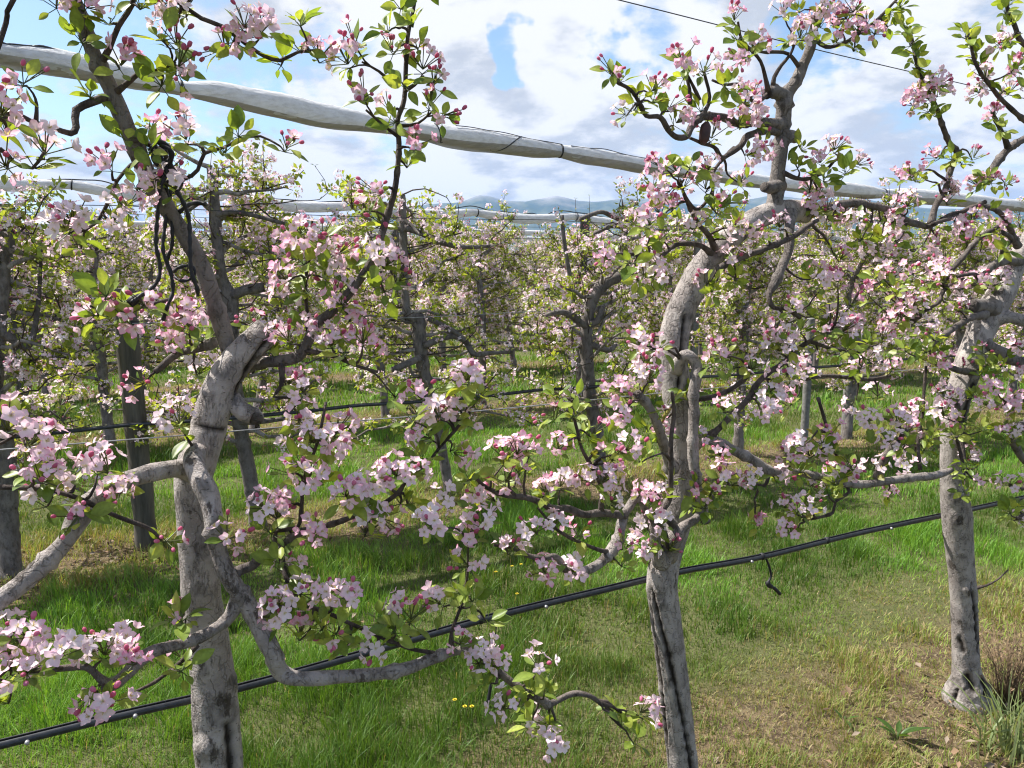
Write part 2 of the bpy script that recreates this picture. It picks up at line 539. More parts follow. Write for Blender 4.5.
def ground_mat():
    m, nt, L = new_mat('orchard_ground')
    geo = N_(nt, 'ShaderNodeNewGeometry')
    P = geo.outputs['Position']
    d = N_(nt, 'ShaderNodeVectorMath', operation='DOT_PRODUCT'); L(P, d.inputs[0]); d.inputs[1].default_value = tuple(NN)
    off = N_(nt, 'ShaderNodeMath', operation='SUBTRACT'); L(d.outputs['Value'], off.inputs[0]); off.inputs[1].default_value = float(O1 @ NN) + SP / 2
    md = N_(nt, 'ShaderNodeMath', operation='FLOORED_MODULO'); L(off.outputs[0], md.inputs[0]); md.inputs[1].default_value = SP
    ce = N_(nt, 'ShaderNodeMath', operation='SUBTRACT'); L(md.outputs[0], ce.inputs[0]); ce.inputs[1].default_value = SP / 2
    ab = N_(nt, 'ShaderNodeMath', operation='ABSOLUTE'); L(ce.outputs[0], ab.inputs[0])
    n1 = noise_n(nt, P, 2.3, 6, .6)
    n2 = noise_n(nt, P, 16, 8, .65)
    n3 = noise_n(nt, P, 70, 5, .6)
    wob_ = N_(nt, 'ShaderNodeMath', operation='MULTIPLY_ADD'); L(n1, wob_.inputs[0]); wob_.inputs[1].default_value = .9; L(ab.outputs[0], wob_.inputs[2])
    strip = ramp(nt, wob_.outputs[0], 1.12, .72)
    g = mixc(nt, ramp(nt, n2, .35, .65), (.085, .10, .034), (.125, .125, .055))
    s = mixc(nt, ramp(nt, n2, .35, .62), (.20, .15, .085), (.085, .06, .038))
    s = mixc(nt, ramp(nt, n3, .52, .68), s, (.27, .22, .13))
    c = mixc(nt, strip, g, s)
    p = N_(nt, 'ShaderNodeBsdfPrincipled'); L(c, p.inputs['Base Color']); p.inputs['Roughness'].default_value = .95
    p.inputs['Specular IOR Level'].default_value = .15
    ad = N_(nt, 'ShaderNodeMath', operation='ADD'); L(n2, ad.inputs[0]); L(n3, ad.inputs[1])
    bp = N_(nt, 'ShaderNodeBump'); bp.inputs['Strength'].default_value = .9; bp.inputs['Distance'].default_value = .03
    L(ad.outputs[0], bp.inputs['Height']); L(bp.outputs[0], p.inputs['Normal'])
    out = N_(nt, 'ShaderNodeOutputMaterial'); L(p.outputs[0], out.inputs['Surface'])
    return m


def mountain_mat():
    m, nt, L = new_mat('mountain_slopes')
    geo = N_(nt, 'ShaderNodeNewGeometry')
    sx = N_(nt, 'ShaderNodeSeparateXYZ'); L(geo.outputs['Position'], sx.inputs[0])
    n1 = noise_n(nt, geo.outputs['Position'], .0032, 8, .62)
    n2 = noise_n(nt, geo.outputs['Position'], .012, 6, .6)
    h = N_(nt, 'ShaderNodeMath', operation='MULTIPLY_ADD'); L(n1, h.inputs[0]); h.inputs[1].default_value = 350; L(sx.outputs['Z'], h.inputs[2])
    c = mixc(nt, ramp(nt, n2, .4, .6), (.035, .055, .03), (.07, .085, .045))
    c = mixc(nt, ramp(nt, h.outputs[0], 560, 700), c, (.22, .21, .2))
    sn = N_(nt, 'ShaderNodeMath', operation='MULTIPLY'); L(ramp(nt, h.outputs[0], 690, 800), sn.inputs[0]); L(ramp(nt, n2, .48, .56), sn.inputs[1])
    c = mixc(nt, sn.outputs[0], c, (.8, .8, .82))
    p = N_(nt, 'ShaderNodeBsdfPrincipled'); L(c, p.inputs['Base Color']); p.inputs['Roughness'].default_value = .95
    out = N_(nt, 'ShaderNodeOutputMaterial'); L(p.outputs[0], out.inputs['Surface'])
    return m


# ------------------------------------------------------------------ terrain, mountains, air
def build_terrain():
    e = np.concatenate([-np.geomspace(15000, 14, 22), np.arange(-12, 12.1, .15), np.geomspace(14, 15000, 22)])
    X, Y = np.meshgrid(e, e + 4, indexing='ij')
    near = np.exp(-((X / 14) ** 2 + ((Y - 4) / 14) ** 2) ** 2)
    Z = near * ((vn(X, Y, .55) - .5) * .035)
    n = len(e)
    i, j = np.meshgrid(np.arange(n - 1), np.arange(n - 1), indexing='ij')
    a = (i * n + j).ravel()
    b = MB()
    b.add(np.stack([X, Y, Z], -1).reshape(-1, 3), [np.stack([a, a + n, a + n + 1, a + 1], 1)])
    o = b.build('ground', [ground_mat()])
    o['kind'] = 'structure'

    ridge = np.array([(-900, 226), (-500, 214), (-200, 228), (0, 226), (60, 232), (120, 238), (250, 236), (346, 221), (400, 212), (462, 206), (480, 199), (490, 200), (506, 205),
                      (525, 206), (555, 200), (575, 205), (590, 206), (620, 203), (647, 204), (700, 210), (762, 201), (800, 203), (850, 204), (880, 211), (930, 214), (1000, 215),
                      (1100, 210), (1400, 190), (1900, 170)], float)
    ridge[:, 1] -= 6
    az = np.arctan2((ridge[:, 0] - 512) / F, math.cos(PITCH))
    el = np.array([math.atan2(ray(x, y)[2], math.hypot(*ray(x, y)[:2])) for x, y in ridge])
    na, nr = 420, 46
    A = np.linspace(math.radians(-60), math.radians(64), na)
    U = np.linspace(0, 1, nr)
    AA, UU = np.meshgrid(A, U, indexing='ij')
    RR = 3500 + 3100 * UU
    top = np.interp(A, az, el)
    H = np.tan(top)[:, None] * 5200
    prof = np.interp(UU, [0, .12, .35, .55, .75, 1], [0, .10, .45, 1.0, .72, .25])
    X = RR * np.sin(AA); Y = RR * np.cos(AA)
    rough = (vn(X, Y, 450) - .5) * .5 + (vn(X + 77, Y, 190) - .5) * .3 + (vn(X, Y + 55, 75) - .5) * .12
    env = np.interp(UU, [0, .1, .5, .55, .6, 1], [0, .6, .35, .06, .3, .6])
    Z = H * prof * (1 + rough * env) - 4
    b = MB()
    i, j = np.meshgrid(np.arange(na - 1), np.arange(nr - 1), indexing='ij')
    a = (i * nr + j).ravel()
    b.add(np.stack([X, Y, Z], -1).reshape(-1, 3), [np.stack([a, a + nr, a + nr + 1, a + 1], 1)])
    o = b.build('mountains', [mountain_mat()])
    o['kind'] = 'structure'
    top_z = float(Z.max())

    # the air of the valley
    x0, x1, y0, y1, z0, z1 = -15500, 15500, -15500, 15500, -8, top_z + 20
    V = [(x, y, z) for x in (x0, x1) for y in (y0, y1) for z in (z0, z1)]
    Fq = [(0, 1, 3, 2), (4, 6, 7, 5), (0, 4, 5, 1), (2, 3, 7, 6), (0, 2, 6, 4), (1, 5, 7, 3)]
    m, nt, L = new_mat('valley_air')
    pv = N_(nt, 'ShaderNodeVolumePrincipled')
    pv.inputs['Color'].default_value = (.20, .45, .98, 1)
    pv.inputs['Density'].default_value = HAZE
    pv.inputs['Anisotropy'].default_value = 0
    out = N_(nt, 'ShaderNodeOutputMaterial'); L(pv.outputs[0], out.inputs['Volume'])
    b = MB(); b.add(V, [Fq])
    o = b.build('haze', [m], smooth=False)
    o['kind'] = 'stuff'


HAZE = 7e-5
build_terrain()

# ------------------------------------------------------------------ blossom, buds and leaves
WHITE = np.array([.90, .80, .845]); PINK = np.array([.82, .34, .54]); BUD = np.array([.58, .07, .19])
G_OLD = np.array([.12, .195, .034]); G_MID = np.array([.23, .31, .052]); G_NEW = np.array([.36, .41, .085])
RED_TIP = np.array([.28, .16, .06])


def grid_faces(nu, nv):
    i, j = np.meshgrid(np.arange(nu - 1), np.arange(nv - 1), indexing='ij')
    a = (i * nv + j).ravel()
    return np.stack([a, a + 1, a + nv + 1, a + nv], 1)


def petal(rng, length, width, tilt, pink):
    """one cupped petal starting at the origin, pointing along +x and rising by tilt"""
    u = np.linspace(0, 1, 5); v = np.linspace(-1, 1, 4)
    U, Vv = np.meshgrid(u, v, indexing='ij')
    w = np.interp(u, [0, .2, .5, .8, 1], [.12, .5, 1.0, .92, .38])[:, None] * width / 2
    cup = rng.uniform(.6, 1.5)
    x = U * length * (1 - .10 * Vv ** 2 * U)
    y = Vv * w
    z = .18 * cup * length * (U ** 2) + .22 * cup * (Vv ** 2) * w * U - .14 * length * np.maximum(0, U - .75) * rng.uniform(0, 4)
    z += rng.normal(0, .012 * length, U.shape)
    t = tilt
    P = np.stack([x * math.cos(t) - z * math.sin(t), y, x * math.sin(t) + z * math.cos(t)], -1).reshape(-1, 3)
    k = np.clip(pink * (.06 + 1.25 * U ** 1.8 + .40 * np.abs(Vv) * U) + rng.normal(0, .03), 0, 1).reshape(-1, 1)
    c = WHITE * (1 - k) + PINK * k
    heart = np.clip(1 - U / .22, 0, 1).reshape(-1, 1) * .8
    return P, grid_faces(5, 4), c * (1 - heart) + np.array([.62, .60, .25]) * heart


def flower(mb, rng, pos, facing, size, openness, pink, detail):
    R = frame_z(facing, rng.uniform(0, 6.28))
    for i in range(5):
        if rng.uniform() < .03:
            continue
        tilt = (1 - openness) * 1.15 + rng.normal(0, .14)
        L = size * rng.uniform(.46, .56); W = L * rng.uniform(.58, .78)
        a = i * 2 * math.pi / 5 + rng.normal(0, .12)
        if detail == 0:
            P = np.array([[0.05 * L, 0, 0], [.6 * L, -W / 2, .16 * L], [L, 0, .16 * L], [.6 * L, W / 2, .16 * L]])
            t = tilt
            P = np.stack([P[:, 0] * math.cos(t) - P[:, 2] * math.sin(t), P[:, 1], P[:, 0] * math.sin(t) + P[:, 2] * math.cos(t)], 1)
            k = np.clip(pink * np.array([.3, 1.0, 1.3, 1.0]), 0, 1)[:, None]
            f = np.array([[0, 1, 2, 3]]); c = WHITE * (1 - k) + PINK * k
        else:
            P, f, c = petal(rng, L, W, tilt, pink)
        ca, sa = math.cos(a), math.sin(a)
        P = np.stack([P[:, 0] * ca - P[:, 1] * sa, P[:, 0] * sa + P[:, 1] * ca, P[:, 2]], 1)
        mb.add(P @ R.T + pos, [f], c, 0)
    if detail:
        n = 9
        for i in range(n):
            a = rng.uniform(0, 6.28); q = np.array([math.cos(a) * .10, math.sin(a) * .10, .24]) * size * rng.uniform(.7, 1.1)
            s = .018 * size
            V = np.array([[0, 0, 0], [s, 0, 0], [q[0], q[1], q[2]], [q[0] + s * 1.6, q[1] + s, q[2]]])
            mb.add(V @ R.T + pos, [np.array([[0, 1, 3, 2]])], (.62, .55, .22), 0)


def bud(mb, rng, pos, facing, size, detail):
    R = frame_z(facing)
    k = rng.uniform(0, .55)
    ns, nr = (7, 5) if detail else (4, 3)
    th = np.linspace(0, math.pi, nr)
    prof = np.sin(th) ** .8 * (1 - .18 * np.cos(th))
    Z = (1 - np.cos(th)) / 2 * size * 1.6
    a = np.linspace(0, 6.283, ns, endpoint=False)
    V = np.stack([np.outer(prof, np.cos(a)) * size * .5, np.outer(prof, np.sin(a)) * size * .5, np.repeat(Z[:, None], ns, 1)], -1).reshape(-1, 3)
    i, j = np.meshgrid(np.arange(nr - 1), np.arange(ns), indexing='ij')
    q = np.stack([(i * ns + j).ravel(), (i * ns + (j + 1) % ns).ravel(), ((i + 1) * ns + (j + 1) % ns).ravel(), ((i + 1) * ns + j).ravel()], 1)
    t = np.repeat(np.linspace(0, 1, nr), ns)[:, None]
    c = (BUD * (1 - k) + PINK * k) * (1 - .25 * t) + WHITE * .12 * t
    c[:ns] = (.12, .16, .05)
    mb.add(V @ R.T + pos, [q], c, 0)


def leaf(mb, rng, pos, along, upv, length, width, colour, detail, mat):
    """a folded, drooping leaf with a short stalk"""
    z = unit(along); side = unit(np.cross(upv, z) + 1e-6); n = np.cross(z, side)
    droop = rng.uniform(-.15, .55); fold = rng.uniform(.15, .7)
    if detail == 0:
        V = np.array([pos, pos + z * length * .5 - side * width / 2 + n * width * fold * .4, pos + z * length - n * length * droop * .4,
                      pos + z * length * .5 + side * width / 2 + n * width * fold * .4, pos + z * length * .5])
        mb.add(V, [np.array([[0, 4, 1], [4, 2, 1], [0, 3, 4], [4, 3, 2]])], colour, mat)
        return
    u = np.linspace(0, 1, 7)
    w = np.interp(u, [0, .12, .4, .7, .9, 1], [.06, .5, 1.0, .78, .34, .02]) * width / 2
    rib = pos + np.outer(u, z) * length - np.outer(u ** 2, n) * length * droop * .6
    twist = rng.normal(0, .35)
    V = []
    for s in (-1, -.55, 0, .55, 1):
        h = abs(s) * fold - .35 * s * s * fold
        wv = np.sin(u * 9 + s * 3 + twist * 9) * .05 * abs(s)
        V.append(rib + np.outer(w * s, side) + np.outer(w * (h + wv) + twist * s * w * u, n))
    V = np.stack(V, 1).reshape(-1, 3)
    c = np.tile(colour, (7, 5, 1)); c[:, 2] *= 1.18; c[:, (0, 4)] *= .94
    mb.add(V, [grid_faces(7, 5)], c.reshape(-1, 3), mat)


def leaf_colour(rng, young=.45):
    r = rng.uniform()
    if r < young:
        a, b = G_MID, G_NEW
    else:
        a, b = G_OLD, G_MID
    t = rng.uniform()
    c = a * (1 - t) + b * t
    if rng.uniform() < .05:
        c = c * .6 + RED_TIP * .4
    return c * rng.uniform(.85, 1.15)


def cone_dir(rng, amin, amax):
    a = rng.uniform(amin, amax); p = rng.uniform(0, 6.283)
    return np.array([math.sin(a) * math.cos(p), math.sin(a) * math.sin(p), math.cos(a)])


def fill_cluster(fl, lf, rng, kind, detail, stem_mat=1, pink=None):
    """one spur: blossom into fl, leaves into lf; base at the origin, axis +z"""
    n_open, n_bud, n_leaf = {'o': (7, 2, 4), 'p': (7, 1, 4), 'm': (5, 3, 4), 'b': (1, 5, 6), 'l': (0, 0, 8), 's': (3, 1, 4)}[kind]
    if detail == 0:
        n_leaf += 4
        n_open = max(0, n_open - 1)
    pk = rng.uniform(.3, .9) if pink is None else pink
    if kind == 'p':
        pk *= .35
    for i in range(n_open + n_bud):
        isb = i >= n_open
        for _ in range(12):
            d = cone_dir(rng, .05, 1.25)
            if i == 0 or isb or min(np.linalg.norm(d - e) for e in dirs) > .42:
                break
        dirs = [d] if i == 0 else dirs + [d]
        ln = rng.uniform(.022, .042)
        base = np.array([0, 0, .008]); end = base + d * ln + np.array([0, 0, .006])
        if detail:
            V, f, _ = tube(np.linspace(base, end, 3), .0011, 3, False)
            fl.add(V, f, (.14, .16, .06), stem_mat)
        if isb:
            bud(fl, rng, end, unit(d + rng.normal(0, .25, 3)), rng.uniform(.0065, .0095), detail)
        else:
            flower(fl, rng, end, unit(d + rng.normal(0, .3, 3)), rng.uniform(.026, .035), rng.uniform(.5, 1.1), np.clip(pk + rng.normal(0, .14), .02, .95), detail)
    for i in range(n_leaf):
        p = i * 2.4 + rng.uniform(-.5, .5)
        up = rng.uniform(-.35, .9) if kind != 'l' else rng.uniform(-.1, 1.5)
        d = unit(np.array([math.cos(p), math.sin(p), up]))
        st = d * rng.uniform(.008, .022)
        big = rng.uniform() < .35
        ln = rng.uniform(.032, .045) if big else rng.uniform(.016, .032)
        leaf(lf, rng, st, unit(d + np.array([0, 0, rng.uniform(-.5, .3)])), np.array([0, 0, 1.0]) + rng.normal(0, .25, 3), ln, ln * rng.uniform(.5, .66), leaf_colour(rng, .5 if detail else .85), detail, 0)
        if detail:
            V, f, _ = tube(np.linspace(np.zeros(3), st, 2), .0009, 3, False)
            lf.add(V, f, (.12, .17, .05), 0)


NEAR = {}
for kind, n in (('o', 7), ('p', 4), ('m', 5), ('b', 4), ('l', 5), ('s', 3)):
    NEAR[kind] = []
    for i in range(n):
        rng = np.random.RandomState(100 + ord(kind) * 7 + i)
        fl, lf = MB(), MB()
        fill_cluster(fl, lf, rng, kind, 1)
        NEAR[kind].append((fl, lf, fl.mesh('blossom_cluster', [M_petal, M_leaf]) if fl.n else None, lf.mesh('leaf_rosette', [M_leaf])))

LOW = []
for i in range(26):
    rng = np.random.RandomState(900 + i)
    fl, lf = MB(), MB()
    fill_cluster(fl, lf, rng, 'oompmobolpl'[i % 11], 0, pink=[.08, .22, .38, .14][i % 4])
    LOW.append((fl, lf))


def add_template(mb, tpl, M3, pos, mat=None):
    for V, c in ((np.concatenate(tpl.v), np.concatenate(tpl.c)),) if tpl.n else ():
        loops = np.concatenate(tpl.loops); tot = np.concatenate(tpl.tot); mi = np.concatenate(tpl.m)
        mb.v.append(V @ M3.T + pos); mb.c.append(c)
        mb.loops.append(loops + mb.n); mb.tot.append(tot); mb.m.append(mi)
        mb.n += len(V)


# ------------------------------------------------------------------ wood
def wood_col(n, crack, R, dark_shade=0.0):
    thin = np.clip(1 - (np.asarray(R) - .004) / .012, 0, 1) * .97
    return np.stack([np.broadcast_to(crack, (n,)), np.broadcast_to(thin, (n,)), np.full(n, dark_shade)], 1)


def add_wood(mb, P, R, sides, lump=.06, knots=(), cracks=(), cut_end=False, dark=0.0, dark_shade=0.0):
    V, f, O = tube(P, R, sides, True)
    n = len(P) * sides
    Rv = np.repeat(R, sides)
    if lump:
        k = wob(V[:n] * 1.0, 28.0) * .6 + wob(V[:n] + 3.3, 70.0) * .35
        V[:n] += O * (Rv * lump * k)[:, None]
    crack = np.full(len(V), dark)
    if len(knots) or len(cracks):
        px, py, _ = proj(V[:n])
        front = (np.einsum('ij,ij->i', O, V[:n] - C0) < .0)
        for (kx, ky, kr, amp) in knots:
            dd = np.hypot(px - kx, py - ky) / kr
            w = np.exp(-dd ** 2 * 1.6) * front
            rim = np.exp(-((dd - .95) / .22) ** 2) * front
            V[:n] += O * (Rv * (amp * w + .05 * rim))[:, None]
            crack[:n] = np.maximum(crack[:n], np.clip(.55 * np.exp(-((dd - .62) / .16) ** 2) * front + (.75 * np.exp(-(dd / .35) ** 2) * front if amp < .15 else 0), 0, 1))
        for (pts, wpx, depth) in cracks:
            pts = np.array(pts, float)
            best = np.full(n, 1e9)
            for a, b in zip(pts[:-1], pts[1:]):
                ab = b - a
                t = np.clip(((px - a[0]) * ab[0] + (py - a[1]) * ab[1]) / (ab @ ab), 0, 1)
                best = np.minimum(best, np.hypot(px - a[0] - t * ab[0], py - a[1] - t * ab[1]))
            best = best + 1.1 * wob(V[:n], 90.0)
            w = np.exp(-(np.maximum(best, 0) / wpx) ** 2) * front
            rim = np.exp(-((best - wpx * 2.0) / (wpx * .6)) ** 2) * front
            V[:n] += O * (Rv * (-depth * w + .05 * rim))[:, None]
            crack[:n] = np.maximum(crack[:n], np.clip(w * 1.25, 0, 1))
    if cut_end:
        crack[-1] = .75
        crack[(len(P) - 1) * sides:len(P) * sides] = np.maximum(crack[(len(P) - 1) * sides:len(P) * sides], .55)
    cR = np.concatenate([Rv, R[:1], R[-1:]])
    mb.add(V, f, wood_col(len(V), crack, cR, dark_shade), 0)


def twig_path(rng, a, b, start_dir, n=6):
    a, b = np.asarray(a), np.asarray(b)
    L = np.linalg.norm(b - a)
    c = a + unit(start_dir) * L * .45 + rng.normal(0, .06 * L, 3)
    t = np.linspace(0, 1, n)[:, None]
    P = (1 - t) ** 2 * a + 2 * t * (1 - t) * c + t ** 2 * b
    P[1:-1] += rng.normal(0, .018 * L, (n - 2, 3))
    return P


# ---- first row: every limb is (x, y, radius in the photo, metres behind the row's sheet)
T1 = dict(
    name_label=('closest apple tree, thick grey trunk with a sawn stub and leaning upper limb', 'tree'),
    trunk=[(222, 850, 24, 0), (219, 768, 23, 0), (215, 715, 22.5, 0), (213, 680, 21.5, 0), (208, 640, 20.5, 0), (202, 600, 19.5, 0), (199, 560, 19, 0), (195, 520, 18, 0), (193, 485, 18, 0), (197, 462, 19, 0),
           (206, 438, 17.5, 0), (214, 408, 17.5, 0), (222, 384, 17.5, -.005), (234, 365, 16.5, -.01), (248, 349, 15.5, -.02), (268, 330, 14.5, -.03)],
    knots=[(203, 547, 13, .08), (209, 397, 8, .03), (222, 374, 8, .05), (207, 748, 11, .30), (222, 712, 20, .07), (233, 682, 8, .1), (199, 590, 9, .05), (204, 672, 7, .08), (81, 518, 11, .10), (205, 485, 7, .26), (216, 524, 7, .06), (240, 600, 8, .1)],
    cracks=[([(267, 340), (256, 354), (246, 372), (238, 392), (234, 412)], 2.2, .18), ([(228, 728), (231, 755), (234, 800)], 4.5, .22),
            ([(195, 423), (205, 427), (224, 430)], 1.6, .10)],
    branches=[
        ('ul', [(236, 372, 8, .01), (228, 350, 10, .01), (212, 303, 11, -.01), (197, 262, 10.5, -.02), (176, 222, 10.5, -.03), (155, 186, 11, -.04), (138, 150, 10, -.05), (122, 112, 10, -.06),
                (110, 84, 9.5, -.06), (96, 56, 9.2, -.07), (84, 26, 9, -.07), (74, 0, 9, -.08), (60, -44, 8, -.08), (50, -90, 6, -.08)]),
        ('left', [(193, 470, 13, -.02), (169, 469, 11, -.05), (141, 475, 11, -.09), (105, 493, 12, -.12), (82, 515, 13, -.14), (62, 540, 11, -.15), (40, 564, 11.5, -.16), (21, 586, 11.5, -.17),
                  (0, 606, 11, -.18), (-40, 642, 10, -.2), (-90, 670, 9, -.2)]),
        ('front', [(196, 452, 10, -.06), (193, 462, 10.5, -.09), (203, 478, 11, -.12), (211, 500, 11, -.14), (216, 520, 10.5, -.15), (222, 550, 9.5, -.16), (229, 576, 9.5, -.17), (243, 598, 10, -.18),
                   (260, 624, 10, -.19), (273, 652, 10, -.2), (281, 672, 9.5, -.2), (299, 679, 8.5, -.21), (334, 676, 7.5, -.22), (372, 675, 7, -.23), (407, 668, 7, -.24), (432, 659, 6.5, -.24),
                   (452, 652, 5, -.25), (475, 655, 4, -.25), (499, 671, 4.5, -.25), (520, 687, 4.5, -.26), (544, 702, 4.5, -.26), (553, 704, 4, -.26), (573, 697, 3.4, -.26), (590, 697, 3, -.27), (603, 706, 2, -.27)]),
        ('low', [(238, 602, 8, -.17), (225, 622, 6.5, -.19), (190, 639, 6.5, -.21), (151, 656, 6.5, -.23), (130, 673, 6.5, -.24), (112, 687, 6, -.25), (100, 674, 4, -.25), (88, 667, 3.6, -.25), (70, 667, 3.4, -.26), (39, 675, 3, -.26), (18, 672, 2, -.26)]),
        ('lowtwig', [(197, 645, 3.5, -.2), (188, 658, 3, -.2), (165, 678, 2.8, -.2), (147, 688, 2.6, -.21), (128, 695, 2, -.21)]),
        ('mid', [(230, 582, 7, -.17), (240, 571, 6, -.16), (252, 562, 6, -.14), (265, 555, 5.5, -.13), (281, 547, 5, -.14), (300, 534, 4, -.16), (330, 523, 3.4, -.18), (351, 520, 3.2, -.2), (376, 508, 3, -.22), (398, 492, 2.8, -.24), (412, 478, 2.2, -.25), (428, 462, 2, -.25), (440, 447, 2, -.25), (455, 430, 2, -.26), (470, 412, 1.8, -.26)]),
        ('midup', [(275, 552, 3, -.13), (276, 530, 2.6, -.14), (298, 530, 2.6, -.15), (300, 505, 2.6, -.15), (303, 478, 2.4, -.16), (312, 450, 2.2, -.16), (318, 432, 2, -.17), (326, 402, 2, -.17)]),
        ('lowmid', [(280, 549, 3.6, -.14), (286, 572, 3.5, -.16), (293, 590, 3.5, -.18), (302, 602, 3, -.18), (330, 614, 3, -.19), (352, 625, 3, -.2), (376, 634, 3, -.21), (411, 646, 3, -.23), (440, 654, 3, -.24)]),
        ('shoot', [(452, 651, 3, -.25), (455, 630, 2.4, -.25), (460, 608, 2.2, -.25), (466, 590, 2, -.25), (470, 566, 1.8, -.26), (468, 540, 1.6, -.26), (478, 512, 1.5, -.26)]),
        ('rlimb', [(240, 366, 7, .03), (256, 361, 6, .02), (272, 360, 6, -.02), (288, 362, 6.4, -.05), (300, 353, 6, -.07), (310, 338, 5.6, -.08), (318, 322, 5.2, -.08), (334, 307, 5, -.09), (352, 292, 4.8, -.1),
                   (366, 272, 4.2, -.1), (379, 246, 4, -.11), (388, 215, 3.6, -.11), (393, 190, 3.2, -.12), (397, 150, 2.8, -.12), (401, 120, 2.6, -.12), (404, 98, 2.5, -.12), (406, 60, 2.3, -.12), (411, 30, 2.2, -.12), (416, 0, 2, -.12), (420, -40, 1.5, -.12)]),
        ('knob', [(232, 400, 9, .0), (243, 410, 10, -.03), (251, 416, 10.5, -.04), (255, 419, 9, -.045)]),
        ('rtwig1', [(397, 136, 2, -.12), (381, 124, 1.7, -.13), (366, 110, 1.5, -.14)]),
        ('rtwig2', [(393, 84, 2, -.12), (378, 73, 1.7, -.13), (362, 62, 1.5, -.14)]),
        ('rtwig3', [(404, 92, 2, -.12), (414, 86, 1.7, -.13), (424, 76, 1.5, -.14)]),
        ('rtwig4', [(401, 126, 2, -.12), (415, 122, 1.7, -.13), (436, 108, 1.5, -.14)]),
        ('rtwig5', [(312, 337, 3, -.07), (306, 310, 2.5, -.06), (308, 280, 2.2, -.06), (309, 250, 2, -.05), (312, 220, 1.8, -.05)]),
        ('rtwig6', [(304, 350, 3, -.08), (330, 356, 2.4, -.1), (356, 366, 2.2, -.12), (378, 372, 1.8, -.14)]),
        ('rtwig7', [(282, 363, 3, -.05), (282, 385, 3, -.06), (274, 398, 2, -.07), (290, 395, 2, -.07), (300, 402, 2, -.08)]),
        ('lstub', [(214, 342, 5, .03), (200, 350, 4, .06), (176, 352, 4.5, .08), (160, 366, 4, .1), (155, 372, 3.4, .1)]),
        ('ltwig', [(168, 300, 2.5, 0), (150, 305, 2.4, -.02), (130, 307, 2.2, -.03), (108, 308, 2, -.04), (90, 306, 1.8, -.05)]),
        ('ltwig2', [(150, 176, 3, -.04), (136, 160, 2.6, -.06), (120, 182, 2.4, -.08), (108, 202, 2.2, -.1), (97, 222, 2, -.11), (80, 232, 1.6, -.12)]),
        ('uleft', [(104, 98, 4.6, -.06), (94, 103, 5, -.07), (80, 112, 5, -.08), (75, 124, 5, -.09), (67, 134, 4.2, -.1), (54, 127, 3.6, -.12), (35, 121, 3.4, -.14), (16, 115, 3.2, -.16), (-8, 110, 3, -.18), (-40, 112, 2.5, -.2)]),
        ('utwig', [(36, 121, 2.5, -.14), (37, 106, 2, -.14), (32, 93, 1.6, -.14), (26, 85, 1.4, -.14)]),
        ('uup', [(100, 66, 4, -.07), (108, 46, 3.4, -.09), (118, 26, 3.2, -.1), (128, 6, 3, -.11), (136, -20, 2.6, -.12), (144, -50, 2, -.12)]),
        ('uright', [(117, 92, 3.6, -.07), (128, 81, 3.2, -.09), (142, 73, 3.2, -.1), (155, 72, 2.6, -.11), (166, 66, 2, -.12), (176, 62, 1.8, -.12)]),
        ('utop', [(130, -6, 3, -.1), (150, -10, 3, -.11), (176, 3, 3, -.12), (204, 14, 3.2, -.13), (225, 31, 3, -.14), (246, 47, 3, -.15), (262, 56, 3, -.16), (280, 59, 2.6, -.16), (299, 53, 2.2, -.17), (318, 50, 1.8, -.17)]),
        ('uside', [(140, 140, 4, -.04), (160, 156, 3.4, -.06), (174, 172, 3, -.07), (184, 178, 3, -.08), (196, 168, 3, -.09), (206, 154, 3, -.1), (222, 146, 2.6, -.11), (240, 139, 2.4, -.12), (260, 141, 2, -.12), (280, 146, 1.6, -.13)]),
    ])
